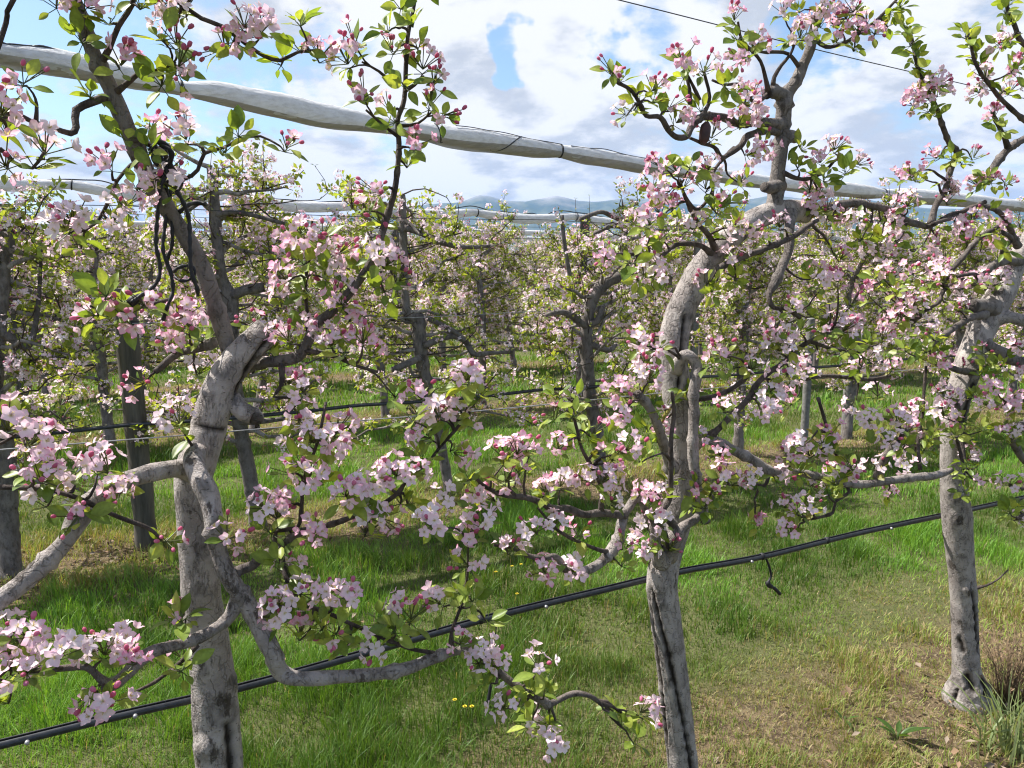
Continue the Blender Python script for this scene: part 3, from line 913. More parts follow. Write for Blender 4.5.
T2 = dict(
    name_label=('apple tree with a looping grey limb and a long dark split down its lower trunk', 'tree'),
    trunk=[(693, 860, 17, 0), (683, 768, 15.5, 0), (678, 720, 15.5, 0), (672, 668, 15.5, 0), (666, 618, 15.5, 0), (662, 582, 15.5, 0), (667, 552, 16, 0), (676, 520, 16, 0), (681, 490, 16, 0), (682, 455, 16, 0), (680, 420, 16, 0), (676, 384, 15, 0),
           (673, 350, 15, 0), (678, 320, 15, 0), (690, 291, 14.5, 0), (703, 267, 13.5, 0), (721, 246, 12.5, 0), (746, 225, 11.5, 0), (768, 214, 11.5, 0), (788, 211, 11.5, 0), (806, 212, 11, 0)],
    knots=[(664, 606, 6, .05), (672, 505, 10, .12), (717, 252, 9, .06), (690, 318, 5, .04), (668, 545, 10, .1)],
    cracks=[([(651, 588), (657, 612), (668, 655), (681, 712), (692, 768), (700, 820)], 1.8, .20), ([(649, 590), (656, 650), (663, 700), (668, 770)], 1.3, .14), ([(684, 318), (682, 345), (680, 366), (678, 388)], 2.2, .25)],
    branches=[
        ('stem', [(774, 218, 11, 0), (776, 204, 10, 0), (779, 186, 9.5, 0), (780, 158, 9, 0), (782, 130, 9, 0), (784, 104, 9.5, 0), (788, 94, 8.5, 0), (794, 84, 7, -.01), (801, 66, 6.4, -.01), (808, 50, 6, -.02), (814, 24, 5, -.02), (822, 4, 4, -.03), (834, -36, 3, -.04)]),
        ('stub1', [(786, 98, 8, 0), (774, 92, 8, -.01), (766, 94, 7, -.01)]),
        ('stub2', [(782, 138, 7, 0), (792, 138, 7, .0), (796, 138, 6.5, 0)]),
        ('stub3', [(780, 186, 7, 0), (770, 186, 6.5, -.02), (764, 187, 5.5, -.02)]),
        ('loop', [(676, 370, 7, -.02), (679, 360, 7, -.05), (687, 355, 7, -.07), (695, 360, 7, -.08), (697, 374, 6.5, -.09), (694, 392, 6.5, -.09), (694, 415, 6.5, -.09), (693, 440, 6.6, -.09), (695, 468, 7, -.09), (700, 495, 7, -.09), (706, 522, 6, -.09)]),
        ('pale', [(672, 470, 7, -.03), (668, 452, 6, -.05), (662, 437, 5.5, -.07), (655, 420, 5.4, -.08), (646, 406, 5.2, -.08), (637, 394, 6, -.09)]),
        ('fork', [(668, 556, 9, -.03), (676, 538, 9, -.07), (684, 526, 6, -.09), (694, 518, 4.5, -.1), (704, 506, 3.6, -.1), (716, 494, 3, -.11), (730, 484, 2.2, -.12)]),
        ('forkup', [(678, 532, 5, -.06), (668, 518, 5, -.08), (658, 514, 4, -.1), (670, 500, 3.2, -.11), (671, 470, 3, -.12), (673, 440, 2.6, -.13), (674, 415, 2.2, -.13), (672, 392, 1.8, -.14)]),
        ('fork2', [(662, 562, 8, -.03), (655, 545, 6, -.07), (654, 522, 4, -.09), (650, 512, 3, -.1), (662, 530, 2.4, -.1), (668, 548, 2, -.1)]),
        ('lleft', [(662, 560, 5, -.02), (640, 500, 5, -.06), (626, 510, 5, -.1), (622, 522, 5.5, -.12), (616, 540, 6.5, -.13), (608, 553, 7, -.14), (598, 563, 5.5, -.15), (583, 572, 5, -.16), (568, 572, 4, -.17), (562, 563, 3.6, -.18), (553, 556, 3.4, -.18), (540, 557, 3, -.19), (527, 556, 2.6, -.19), (512, 550, 2.2, -.2), (494, 545, 1.8, -.2)]),
        ('lmid', [(624, 515, 4.5, -.12), (601, 514, 4.2, -.14), (585, 514, 4, -.15), (566, 508, 4, -.16), (553, 509, 3.6, -.17), (540, 502, 3.4, -.18), (527, 498, 3, -.19), (508, 494, 2.6, -.2), (488, 490, 2.4, -.2), (480, 484, 2, -.2), (474, 474, 1.8, -.21)]),
        ('lshoot', [(601, 513, 3.2, -.14), (601, 486, 3, -.15), (590, 466, 2.8, -.15), (580, 446, 2.6, -.16), (576, 432, 2.4, -.16), (573, 412, 2.2, -.16), (571, 390, 1.6, -.17)]),
        ('ltwig', [(608, 552, 3, -.14), (596, 546, 2.4, -.16), (570, 538, 2.2, -.18), (552, 524, 2, -.19), (538, 508, 1.6, -.2)]),
        ('rlow', [(690, 448, 8, -.02), (702, 440, 7, -.05), (713, 440, 6.5, -.07), (734, 450, 6, -.09), (752, 461, 5.6, -.11), (769, 471, 5.4, -.12), (794, 471, 5, -.14), (822, 478, 5, -.16), (857, 485, 4.8, -.18), (892, 481, 4.6, -.2), (918, 478, 4.4, -.21),
                  (931, 476, 4.6, -.22), (945, 474, 3.5, -.22), (953, 469, 2, -.23)]),
        ('rlowup', [(878, 478, 5.4, -.19), (882, 464, 5, -.2), (886, 454, 4.6, -.21), (893, 446, 4, -.22), (900, 438, 3, -.22), (908, 428, 2.4, -.23)]),
        ('rlowtwig', [(844, 483, 2.4, -.17), (848, 492, 2, -.17), (838, 502, 2, -.18), (832, 515, 2, -.18), (815, 518, 1.8, -.19), (803, 520, 1.6, -.19)]),
        ('rlowtwig2', [(846, 482, 2.4, -.17), (838, 462, 2.2, -.18), (830, 440, 2, -.19), (824, 415, 2, -.2), (818, 398, 1.8, -.2)]),
        ('rlowtwig3', [(770, 471, 2.2, -.12), (764, 484, 2, -.13), (750, 482, 1.8, -.14)]),
        ('rmid', [(706, 436, 4.5, -.05), (716, 432, 4, -.08), (730, 416, 3.8, -.1), (746, 398, 3.6, -.11), (758, 384, 3.4, -.12), (771, 374, 3.2, -.13), (783, 362, 3, -.14), (800, 350, 2.8, -.15), (812, 340, 2.4, -.16), (835, 330, 2, -.17)]),
        ('rmid2', [(684, 396, 5, 0), (704, 400, 3.2, -.04), (727, 391, 2.8, -.07), (746, 378, 2.4, -.09), (752, 368, 2, -.1)]),
        ('rmid3', [(812, 342, 2.4, -.14), (836, 350, 2.4, -.12), (860, 352, 2.2, -.1)]),
        ('rmid4', [(800, 380, 2.6, .05), (822, 377, 2.6, .05), (845, 376, 2.6, .06), (868, 379, 2.4, .06), (890, 376, 2, .07)]),
        ('droop', [(790, 214, 7, -.03), (789, 230, 6, -.06), (788, 250, 5.5, -.08), (783, 268, 5, -.09), (776, 282, 5.2, -.1), (771, 294, 3.5, -.11), (774, 306, 2.4, -.12), (786, 310, 2, -.13), (800, 318, 1.8, -.14)]),
        ('cross', [(716, 270, 4, -.06), (740, 258, 3.6, -.09), (769, 247, 3.4, -.11), (794, 236, 3.2, -.12), (806, 228, 2.8, -.13), (818, 220, 2, -.14)]),
        ('rup', [(806, 212, 7, 0), (826, 207, 5.2, -.02), (850, 207, 5, -.03), (870, 205, 4.6, -.04), (889, 211, 4.6, -.05), (905, 219, 4.6, -.06), (920, 226, 4, -.06), (931, 226, 3, -.07), (948, 216, 2.6, -.07), (963, 211, 2.4, -.08), (985, 202, 2, -.08)]),
        ('lup', [(778, 124, 6, -.01), (766, 123, 5.6, -.03), (752, 122, 5, -.04), (738, 121, 4.6, -.06), (722, 117, 4.6, -.08), (710, 116, 4.4, -.1), (700, 119, 4.2, -.11), (692, 126, 4, -.12), (687, 136, 3.6, -.13), (676, 137, 3.2, -.14), (668, 130, 3, -.15), (661, 118, 2.8, -.16), (648, 116, 2.4, -.16), (640, 104, 2.2, -.17),
                  (630, 92, 2, -.18), (618, 80, 1.8, -.18), (610, 70, 1.4, -.19)]),
        ('lup2', [(694, 124, 3, -.12), (704, 112, 2.8, -.12), (709, 98, 2.4, -.12), (706, 82, 2.2, -.12), (704, 72, 1.6, -.12)]),
        ('lup3', [(690, 104, 2.5, -.1), (688, 90, 2, -.11), (686, 72, 1.8, -.11), (700, 100, 2.2, -.11)]),
        ('lupd', [(778, 131, 5, 0), (764, 130, 4.4, -.03), (748, 138, 4, -.05), (740, 146, 4, -.06), (730, 150, 3.6, -.07), (722, 156, 3, -.08), (714, 150, 2.6, -.09), (700, 143, 2.4, -.1), (690, 138, 2.2, -.11)]),
        ('lupd2', [(734, 148, 2.4, -.06), (716, 168, 2.2, -.08), (712, 182, 2.2, -.09), (714, 192, 2.2, -.1), (706, 204, 2.2, -.1), (695, 212, 2.2, -.1), (686, 196, 2, -.1), (680, 180, 1.8, -.1)]),
        ('lshoulder', [(716, 252, 4, -.02), (708, 238, 3, -.05), (700, 226, 2.6, -.07), (690, 212, 2.4, -.08), (684, 194, 2, -.09)]),
        ('lshoulder2', [(712, 254, 4, -.02), (698, 246, 3, -.04), (676, 250, 2.6, -.06), (664, 256, 2.4, -.08), (650, 254, 2, -.09), (632, 252, 1.8, -.1), (612, 254, 1.6, -.1)]),
        ('tl', [(773, 86, 3, -.01), (776, 76, 2.6, -.02), (784, 66, 2.4, -.03), (791, 54, 2, -.04), (796, 40, 1.8, -.04)]),
        ('tl2', [(768, 90, 3, -.02), (766, 78, 2.4, -.03), (759, 62, 2.2, -.04), (750, 50, 2, -.05), (744, 38, 1.8, -.05), (738, 22, 1.6, -.06)]),
        ('tl3', [(800, 68, 2.6, -.01), (788, 54, 2.4, -.03), (776, 52, 2.4, -.04), (764, 54, 2, -.05), (752, 50, 1.8, -.05)]),
        ('tr', [(812, 36, 3, -.02), (826, 44, 2.6, -.03), (845, 42, 2.4, -.04), (862, 32, 2.2, -.05), (880, 18, 2, -.06), (900, -4, 1.8, -.06)]),
        ('ltw', [(768, 94, 2.5, -.01), (756, 100, 2.4, -.03), (740, 86, 2.2, -.04), (722, 84, 2, -.05), (712, 80, 1.8, -.05)]),
        ('rside', [(782, 172, 3, -.01), (796, 178, 2.6, -.03), (812, 178, 2.4, -.05), (826, 168, 2.2, -.06), (838, 158, 2, -.07), (852, 164, 1.8, -.08)]),
    ])
T3 = dict(
    name_label=('apple tree with a swollen pale trunk base beside the dry brown weed tuft', 'tree'),
    trunk=[(970, 716, 27, 0), (968, 700, 25, 0), (968, 690, 21, 0), (968, 680, 16, 0), (966, 664, 13, 0), (965, 630, 12.5, 0), (963, 590, 12.5, 0), (960, 555, 13, 0), (958, 532, 14, 0), (957, 515, 14, 0), (955, 500, 13.5, 0), (953, 478, 12, 0), (952, 455, 11, 0), (953, 425, 11.5, 0),
           (957, 402, 12, 0), (963, 382, 13, 0), (971, 358, 13.5, 0), (979, 336, 13, 0), (988, 316, 14, 0), (996, 302, 13.5, 0), (1003, 290, 13, 0), (1010, 276, 11, 0), (1016, 262, 10, 0), (1030, 240, 9, 0), (1044, 205, 7, 0), (1052, 170, 6, 0), (1056, 120, 5, 0), (1060, 60, 4, 0)],
    knots=[(957, 520, 8, .12), (968, 590, 4, .22), (955, 497, 8, .06), (955, 684, 9, .14), (982, 688, 9, .2), (968, 692, 8, .1)],
    cracks=[([(973, 592), (977, 620), (979, 652)], 1.8, .25), ([(959, 638), (963, 650)], 2.5, .1), ([(967, 676), (973, 690)], 2.6, .15), ([(982, 678), (985, 695)], 2.6, .2), ([(975, 385), (968, 410), (963, 440)], 4, .25), ([(958, 690), (952, 702)], 2, .15)],
    branches=[
        ('stub', [(992, 308, 9, -.02), (980, 305, 8, -.05), (972, 306, 7.5, -.06)]),
        ('right', [(994, 318, 9, -.02), (1008, 317, 7, -.05), (1026, 320, 6.5, -.08), (1060, 322, 5, -.1), (1090, 318, 4, -.1)]),
        ('right2', [(982, 344, 7, -.02), (1000, 352, 7, -.05), (1016, 362, 7, -.08), (1040, 366, 5, -.1), (1080, 362, 3, -.1)]),
        ('twl', [(984, 314, 5, -.05), (970, 318, 3.6, -.08), (956, 328, 3.4, -.1), (944, 335, 3, -.12), (936, 342, 2.4, -.13), (926, 352, 2, -.14)]),
        ('twl2', [(972, 372, 4, -.03), (960, 371, 3.4, -.06), (945, 366, 3, -.08), (932, 362, 2.4, -.1)]),
        ('diag', [(996, 290, 4, .02), (980, 285, 2.4, .06), (960, 280, 2.4, .07), (944, 290, 2.6, .06), (938, 304, 2.6, .05), (926, 312, 2.4, .05), (910, 326, 2, .04)]),
        ('diag2', [(944, 288, 2.4, .06), (950, 272, 2.6, .05), (962, 256, 2.8, .04), (974, 245, 3, .03), (986, 234, 3, .02), (996, 226, 2.4, .02), (1010, 216, 2.4, .02)]),
        ('arc', [(1020, 262, 5, -.02), (1006, 262, 4.6, -.05), (994, 264, 4.2, -.07), (986, 270, 3.8, -.08), (980, 278, 3, -.08), (972, 274, 2, -.09), (958, 276, 1.8, -.1)]),
        ('arcup', [(1008, 262, 3.4, -.05), (1004, 250, 3, -.06), (1010, 240, 3, -.07), (1002, 232, 2.4, -.08)]),
        ('upleft', [(1018, 246, 4, -.02), (1000, 215, 3, -.04), (975, 206, 2.6, -.06), (955, 216, 2.4, -.08), (932, 224, 2.2, -.09)]),
        ('upl', [(931, 224, 4, -.06), (936, 206, 3.6, -.06), (943, 190, 3.6, -.06), (950, 172, 3.4, -.06), (957, 152, 3.4, -.07), (952, 144, 3.2, -.07), (946, 132, 3, -.08), (940, 120, 3, -.08), (934, 104, 2.6, -.09), (924, 84, 2.4, -.09), (918, 64, 2, -.1), (912, 46, 1.8, -.1), (910, 30, 1.4, -.1)]),
        ('upm', [(985, 184, 4, -.03), (992, 168, 4.4, -.04), (1003, 156, 4.6, -.05), (1010, 148, 4.8, -.05), (1024, 140, 5, -.06), (1060, 124, 5, -.06)]),
        ('upm2', [(1008, 148, 3, -.05), (1003, 136, 2.6, -.06), (998, 124, 2.2, -.06), (992, 112, 2, -.07)]),
        ('upr', [(1060, 150, 4, -.08), (1034, 128, 3.6, -.09), (1014, 112, 3.2, -.1), (998, 97, 3, -.1), (988, 84, 2.8, -.11), (980, 74, 2.4, -.11), (974, 60, 2.2, -.12), (970, 42, 1.8, -.12), (966, 28, 1.4, -.12)]),
        ('uprr', [(1060, 80, 4, -.1), (1036, 54, 3.4, -.1), (1020, 40, 3, -.1), (1013, 24, 2.6, -.11), (1008, 6, 2, -.11), (1004, -14, 1.6, -.12)]),
        ('sprig', [(975, 588, 2.2, 0), (984, 586, 1.4, -.02), (996, 580, 1.2, -.03), (1008, 570, 1, -.04)]),
        ('ltw', [(957, 400, 3, -.04), (966, 470, 2, -.1), (960, 452, 1.8, -.1), (956, 436, 1.6, -.1)]),
        ('up4', [(920, 470, 2, -.1), (919, 440, 2.2, -.08), (922, 414, 2.2, -.07), (924, 390, 2, -.06), (926, 366, 1.8, -.06)]),
    ])
# the neighbours whose trunks stand just outside the picture
T4 = dict(
    name_label=('apple tree with only drooping blossom twigs in view, past the swollen-based trunk', 'tree'),
    trunk=None, base=ALONG(0, 1.30), knots=[], cracks=[],
    branches=[('a', [(1130, 420, 7, -.05), (1080, 400, 5, -.1), (1040, 418, 4, -.14), (1012, 432, 4.6, -.16), (1020, 452, 4.6, -.16), (1030, 470, 4, -.16), (1022, 490, 2.4, -.18), (1010, 486, 1.8, -.18)]),
              ('b', [(1130, 380, 6, -.05), (1070, 384, 4, -.12), (1030, 398, 2.6, -.15), (1005, 404, 2, -.16)]),
              ('c', [(1130, 470, 6, -.05), (1070, 500, 3, -.12), (1036, 510, 2.4, -.16), (1016, 518, 1.8, -.17)]),
              ('d', [(1130, 330, 6, -.05), (1060, 345, 4, -.1), (1026, 348, 2.6, -.12), (1012, 342, 2, -.13)])])
T0 = dict(
    name_label=('apple tree with only thin blossoming twigs in view, crossing before the nearest pale limb', 'tree'),
    trunk=None, base=ALONG(0, -3.9), knots=[], cracks=[],
    branches=[('a', [(-120, 470, 8, -.12), (-60, 480, 4.5, -.16), (-10, 486, 3.6, -.2), (30, 489, 3.4, -.22), (70, 497, 3.2, -.23), (100, 508, 3, -.24), (120, 517, 2.8, -.24), (145, 528, 2.6, -.24), (160, 538, 2, -.24)]),
              ('b', [(-120, 440, 5, -.12), (-50, 452, 3.4, -.18), (-10, 450, 2.8, -.2), (10, 436, 2.4, -.21), (20, 430, 2, -.22)]),
              ('c', [(-140, 680, 6, -.1), (-60, 690, 4, -.16), (-10, 680, 3, -.18), (14, 664, 2.6, -.19), (22, 648, 2.2, -.2), (25, 636, 2, -.2)]),
              ('d', [(-120, 150, 5, -.1), (-40, 152, 3.4, -.12), (0, 150, 2.8, -.13), (14, 164, 2.6, -.13), (30, 168, 2.2, -.14), (44, 152, 2, -.15)]),
              ('e', [(-60, 130, 4, -.1), (-20, 70, 3.6, -.1), (4, 20, 3.4, -.1), (10, 10, 3.4, -.1), (17, -4, 3.2, -.1), (30, -40, 2.4, -.1)])])

CLUSTERS = """
24 80 b|3 112 o|5 130 l|45 150 p|3 163 m|36 162 l|55 2 s|90 5 o|122 62 m|170 12 p|182 8 p|178 40 b|178 62 b|182 74 s|245 22 p|260 30 p|236 40 o|220 45 b|185 135 o|192 128 o|150 132 m|108 163 m|175 185 p|140 187 o|108 18 l|82 40 l|142 4 l|163 35 l|160 82 l|92 92 l|128 138 l|148 150 l|225 150 l|240 133 l|
72 218 p|64 228 p|117 217 p|72 246 s|130 202 s|185 315 o|178 330 o|172 342 o|192 325 o|90 315 m|125 317 m|145 302 b|200 370 p|205 362 p|140 384 m|105 292 l|200 337 l|125 300 l|250 320 b|112 305 b|178 420 p|170 425 p|
8 427 m|32 444 o|30 452 o|50 466 o|57 472 o|27 465 s|42 478 o|97 465 o|108 470 o|75 470 s|122 487 o|47 498 p|140 392 o|150 388 b|170 540 b|228 537 m|75 516 b|25 633 o|8 634 p|12 667 o|27 671 m|62 653 p|93 648 p|105 650 p|128 643 p|132 660 m|126 655 o|95 696 m|104 704 m|180 617 l|182 612 s|180 654 s|183 668 l|18 640 l|4 700 l|10 652 o|
318 53 o|324 60 s|346 60 o|352 40 b|363 93 b|386 105 s|392 48 b|423 65 m|436 80 b|431 102 b|446 113 b|416 143 m|288 144 b|401 6 l|411 22 l|386 28 l|408 163 l|375 190 b|416 45 l|405 84 l|392 120 l|280 60 l|300 46 l|
323 234 b|293 245 o|325 262 o|318 270 o|341 252 m|363 205 s|380 222 b|378 254 p|388 262 o|372 258 m|403 280 m|341 302 m|346 310 o|336 290 m|288 300 o|283 277 o|286 337 m|271 346 o|280 332 m|290 380 o|300 384 o|308 325 o|363 340 m|370 352 o|331 342 o|351 317 o|328 275 l|303 262 l|343 352 l|386 292 l|363 272 l|310 240 o|300 230 m|345 290 l|306 290 l|466 377 o|
303 389 o|312 394 o|301 419 o|296 422 s|336 429 o|330 440 o|311 439 p|300 446 p|318 445 o|296 456 p|286 470 s|326 447 o|308 483 o|276 514 o|283 501 o|266 517 p|262 506 o|288 508 o|313 534 o|345 494 o|352 487 o|342 500 o|363 491 o|396 474 o|388 480 o|405 470 o|416 471 o|383 481 o|368 516 p|366 528 o|386 519 m|431 524 p|420 396 m|438 414 p|450 416 o|428 435 o|453 421 o|472 420 s|458 454 o|506 456 o|446 499 p|476 496 o|492 498 o|506 480 m|483 521 p|490 526 p|468 537 o|460 532 o|468 565 m|508 548 m|290 572 o|468 478 l|421 454 l|411 501 l|396 395 l|411 416 l|453 389 l|478 396 l|270 530 l|290 535 l|320 480 l|300 462 l|400 500 l|460 592 l|472 600 l|
288 574 m|301 592 o|276 605 o|278 618 o|301 632 m|328 595 p|346 593 o|333 636 b|398 607 o|412 616 b|438 602 m|446 606 s|373 648 p|380 650 s|460 641 s|483 650 p|478 662 p|472 668 p|498 662 p|503 706 p|510 698 o|280 560 l|320 630 l|345 645 l|380 620 l|395 630 l|490 620 l|300 590 l|316 606 l|485 680 l|
612 70 b|620 78 l|654 87 m|636 108 l|624 112 s|682 60 m|682 76 l|704 70 m|734 17 m|737 37 l|739 60 o|754 45 o|748 55 l|679 120 o|670 104 b|659 165 m|677 170 o|685 172 m|652 185 m|668 190 o|684 185 m|709 168 o|749 155 o|742 180 o|752 95 o|746 104 o|759 120 o|739 122 m|712 135 m|640 100 l|655 100 l|700 108 l|726 86 l|735 90 s|765 145 m|706 186 o|690 165 l|
659 212 m|650 222 o|692 227 p|688 234 o|672 207 m|727 202 b|729 234 o|757 230 o|765 228 o|734 258 p|702 282 m|659 268 p|652 274 s|607 257 o|600 262 s|652 247 m|643 272 s|722 353 m|716 355 o|752 367 p|657 348 m|639 342 m|644 362 m|650 377 o|640 378 o|655 372 p|662 234 l|630 262 l|719 212 l|737 225 l|712 292 l|714 364 l|640 280 l|735 365 l|735 280 l|
517 451 o|528 452 m|559 448 o|558 440 s|551 414 b|622 409 o|619 389 o|627 448 o|637 444 o|632 452 o|613 459 m|544 489 o|560 483 p|568 478 o|587 479 o|582 486 o|604 480 o|612 499 p|606 504 p|642 491 o|652 501 o|657 494 o|636 488 o|648 486 o|655 508 p|647 526 p|660 522 p|627 546 m|622 552 p|652 556 o|645 546 p|672 546 b|534 531 p|554 526 p|560 532 p|577 534 m|514 550 o|544 570 o|536 572 p|573 570 p|568 576 p|664 413 s|724 409 o|728 402 o|702 436 s|719 453 o|697 489 b|724 478 o|734 484 m|752 479 p|759 523 m|763 411 p|768 404 p|662 431 m|594 431 b|580 433 l|557 394 l|577 399 l|667 406 l|684 391 l|692 504 l|710 492 b|715 490 l|575 415 l|600 450 l|640 460 l|655 440 l|668 480 l|540 500 l|625 565 l|520 470 l|690 398 l|645 430 l|705 508 l|
539 664 p|534 672 o|543 722 p|548 731 p|552 742 p|556 738 p|642 709 o|648 716 p|616 711 l|624 722 l|637 741 l|527 723 l|520 705 l|530 690 l|545 690 l|
783 10 o|776 14 o|805 27 o|800 36 o|795 32 o|812 30 o|825 12 o|845 17 o|838 24 o|865 20 o|858 28 o|875 32 o|870 22 p|838 40 m|820 22 p|852 10 m|893 15 l|888 24 l|902 6 l|798 10 l|790 42 l|818 40 l|855 48 l|908 32 l|911 44 l|906 24 l|915 55 l|918 66 l|922 76 l|925 90 o|918 96 o|913 105 o|930 98 o|935 85 o|942 92 m|948 94 o|928 110 l|936 114 l|968 37 l|966 28 l|973 55 l|970 46 l|977 64 l|985 77 o|978 92 o|970 94 s|1000 42 m|998 46 l|1018 67 m|1010 90 o|1014 70 l|995 115 m|1000 128 l|1010 2 l|1006 12 l|1013 22 l|835 147 m|828 150 o|860 162 m|855 166 o|803 148 l|798 165 l|820 160 o|845 172 l|826 180 l|812 172 l|910 174 m|902 178 o|918 180 l|935 157 m|928 160 o|975 155 b|963 162 l|952 158 l|978 185 o|993 180 m|986 178 l|1008 185 b|810 187 o|818 196 o|950 191 o|
818 202 o|812 206 o|826 210 p|838 212 o|846 216 p|830 218 o|780 224 o|858 219 p|893 222 o|898 230 p|895 240 o|890 248 o|873 247 p|868 240 l|818 275 o|824 282 p|838 279 m|843 257 o|836 260 o|793 307 m|790 312 b|853 302 m|868 292 m|838 322 p|845 330 o|834 332 p|853 327 o|825 332 b|782 340 p|790 346 p|778 348 p|773 327 o|800 367 p|806 374 p|813 352 s|788 374 o|883 274 o|913 274 m|903 294 o|910 300 p|915 307 o|922 302 o|893 322 o|900 316 o|888 328 p|903 329 o|910 322 p|883 337 o|890 340 p|870 359 p|862 364 o|855 369 o|893 367 o|898 372 p|938 267 o|932 280 p|943 279 o|948 299 p|954 302 o|960 306 m|930 332 m|928 247 o|938 242 o|908 204 o|900 206 p|953 197 o|946 200 o|963 224 m|975 219 o|960 232 o|1003 222 o|996 226 m|985 249 o|978 250 o|978 279 o|970 284 o|1000 279 o|992 284 p|1018 344 o|983 352 b|975 350 b|1018 375 o|963 369 b|940 364 m|935 352 l|925 350 l|940 348 l|930 342 l|918 350 l|813 314 l|860 240 l|903 280 l|875 277 l|988 364 l|853 350 l|988 210 l|845 350 l|800 330 l|870 340 l|905 350 l|915 285 l|895 290 l|830 300 l|1005 250 l|990 232 l|975 235 l|1000 365 l|982 375 l|
773 389 p|780 394 o|785 404 o|853 403 o|868 419 p|862 422 p|874 424 p|878 394 p|910 431 o|904 434 o|888 441 p|894 446 p|830 434 m|800 444 p|796 452 o|788 456 o|808 454 o|802 460 o|812 458 o|780 476 o|776 470 m|786 482 p|790 462 p|825 449 p|832 452 l|835 470 o|845 474 o|840 478 o|852 468 b|815 486 p|808 488 p|888 494 o|884 490 m|875 469 p|870 472 p|908 466 p|914 470 o|910 451 o|904 448 l|785 506 o|778 510 o|810 506 p|798 512 s|788 532 o|794 538 p|782 536 o|943 392 o|950 398 o|938 398 o|943 414 o|950 420 o|936 412 o|953 424 m|915 411 o|908 416 o|898 421 m|985 404 o|992 408 o|980 410 m|1018 401 o|1010 406 o|968 457 o|975 463 m|978 470 o|979 481 s|1010 484 p|1005 486 o|1018 519 p|1014 526 m|1018 431 p|1003 429 s|994 388 o|1000 384 o|953 436 l|940 430 l|920 426 l|963 491 l|828 491 l|970 440 l|984 428 l|930 440 l|925 448 l|960 470 l|820 442 l|800 470 l|1010 440 l|1018 505 l|1010 512 l|800 508 l|835 484 l|975 395 l|965 420 l|
-20 -20 o|40 -40 o|120 -40 p|200 -30 o|300 20 l|420 -20 o|820 -30 o|860 -20 m|780 -20 o|-40 440 o|-30 500 o|-30 110 o|-40 150 m|1060 120 o|1050 60 o|1060 340 o|1070 400 o|1060 500 o|-40 680 o|60 -70 l|50 -60 o
"""


def px_branch(pts):
    """photo coordinates to (x, y, z, radius) in the scene"""
    out = []
    for (x, y, r, d) in pts:
        p, t = RP(x, y, d)
        out.append([*p, r * t / F])
    return np.array(out)


ROW1 = []


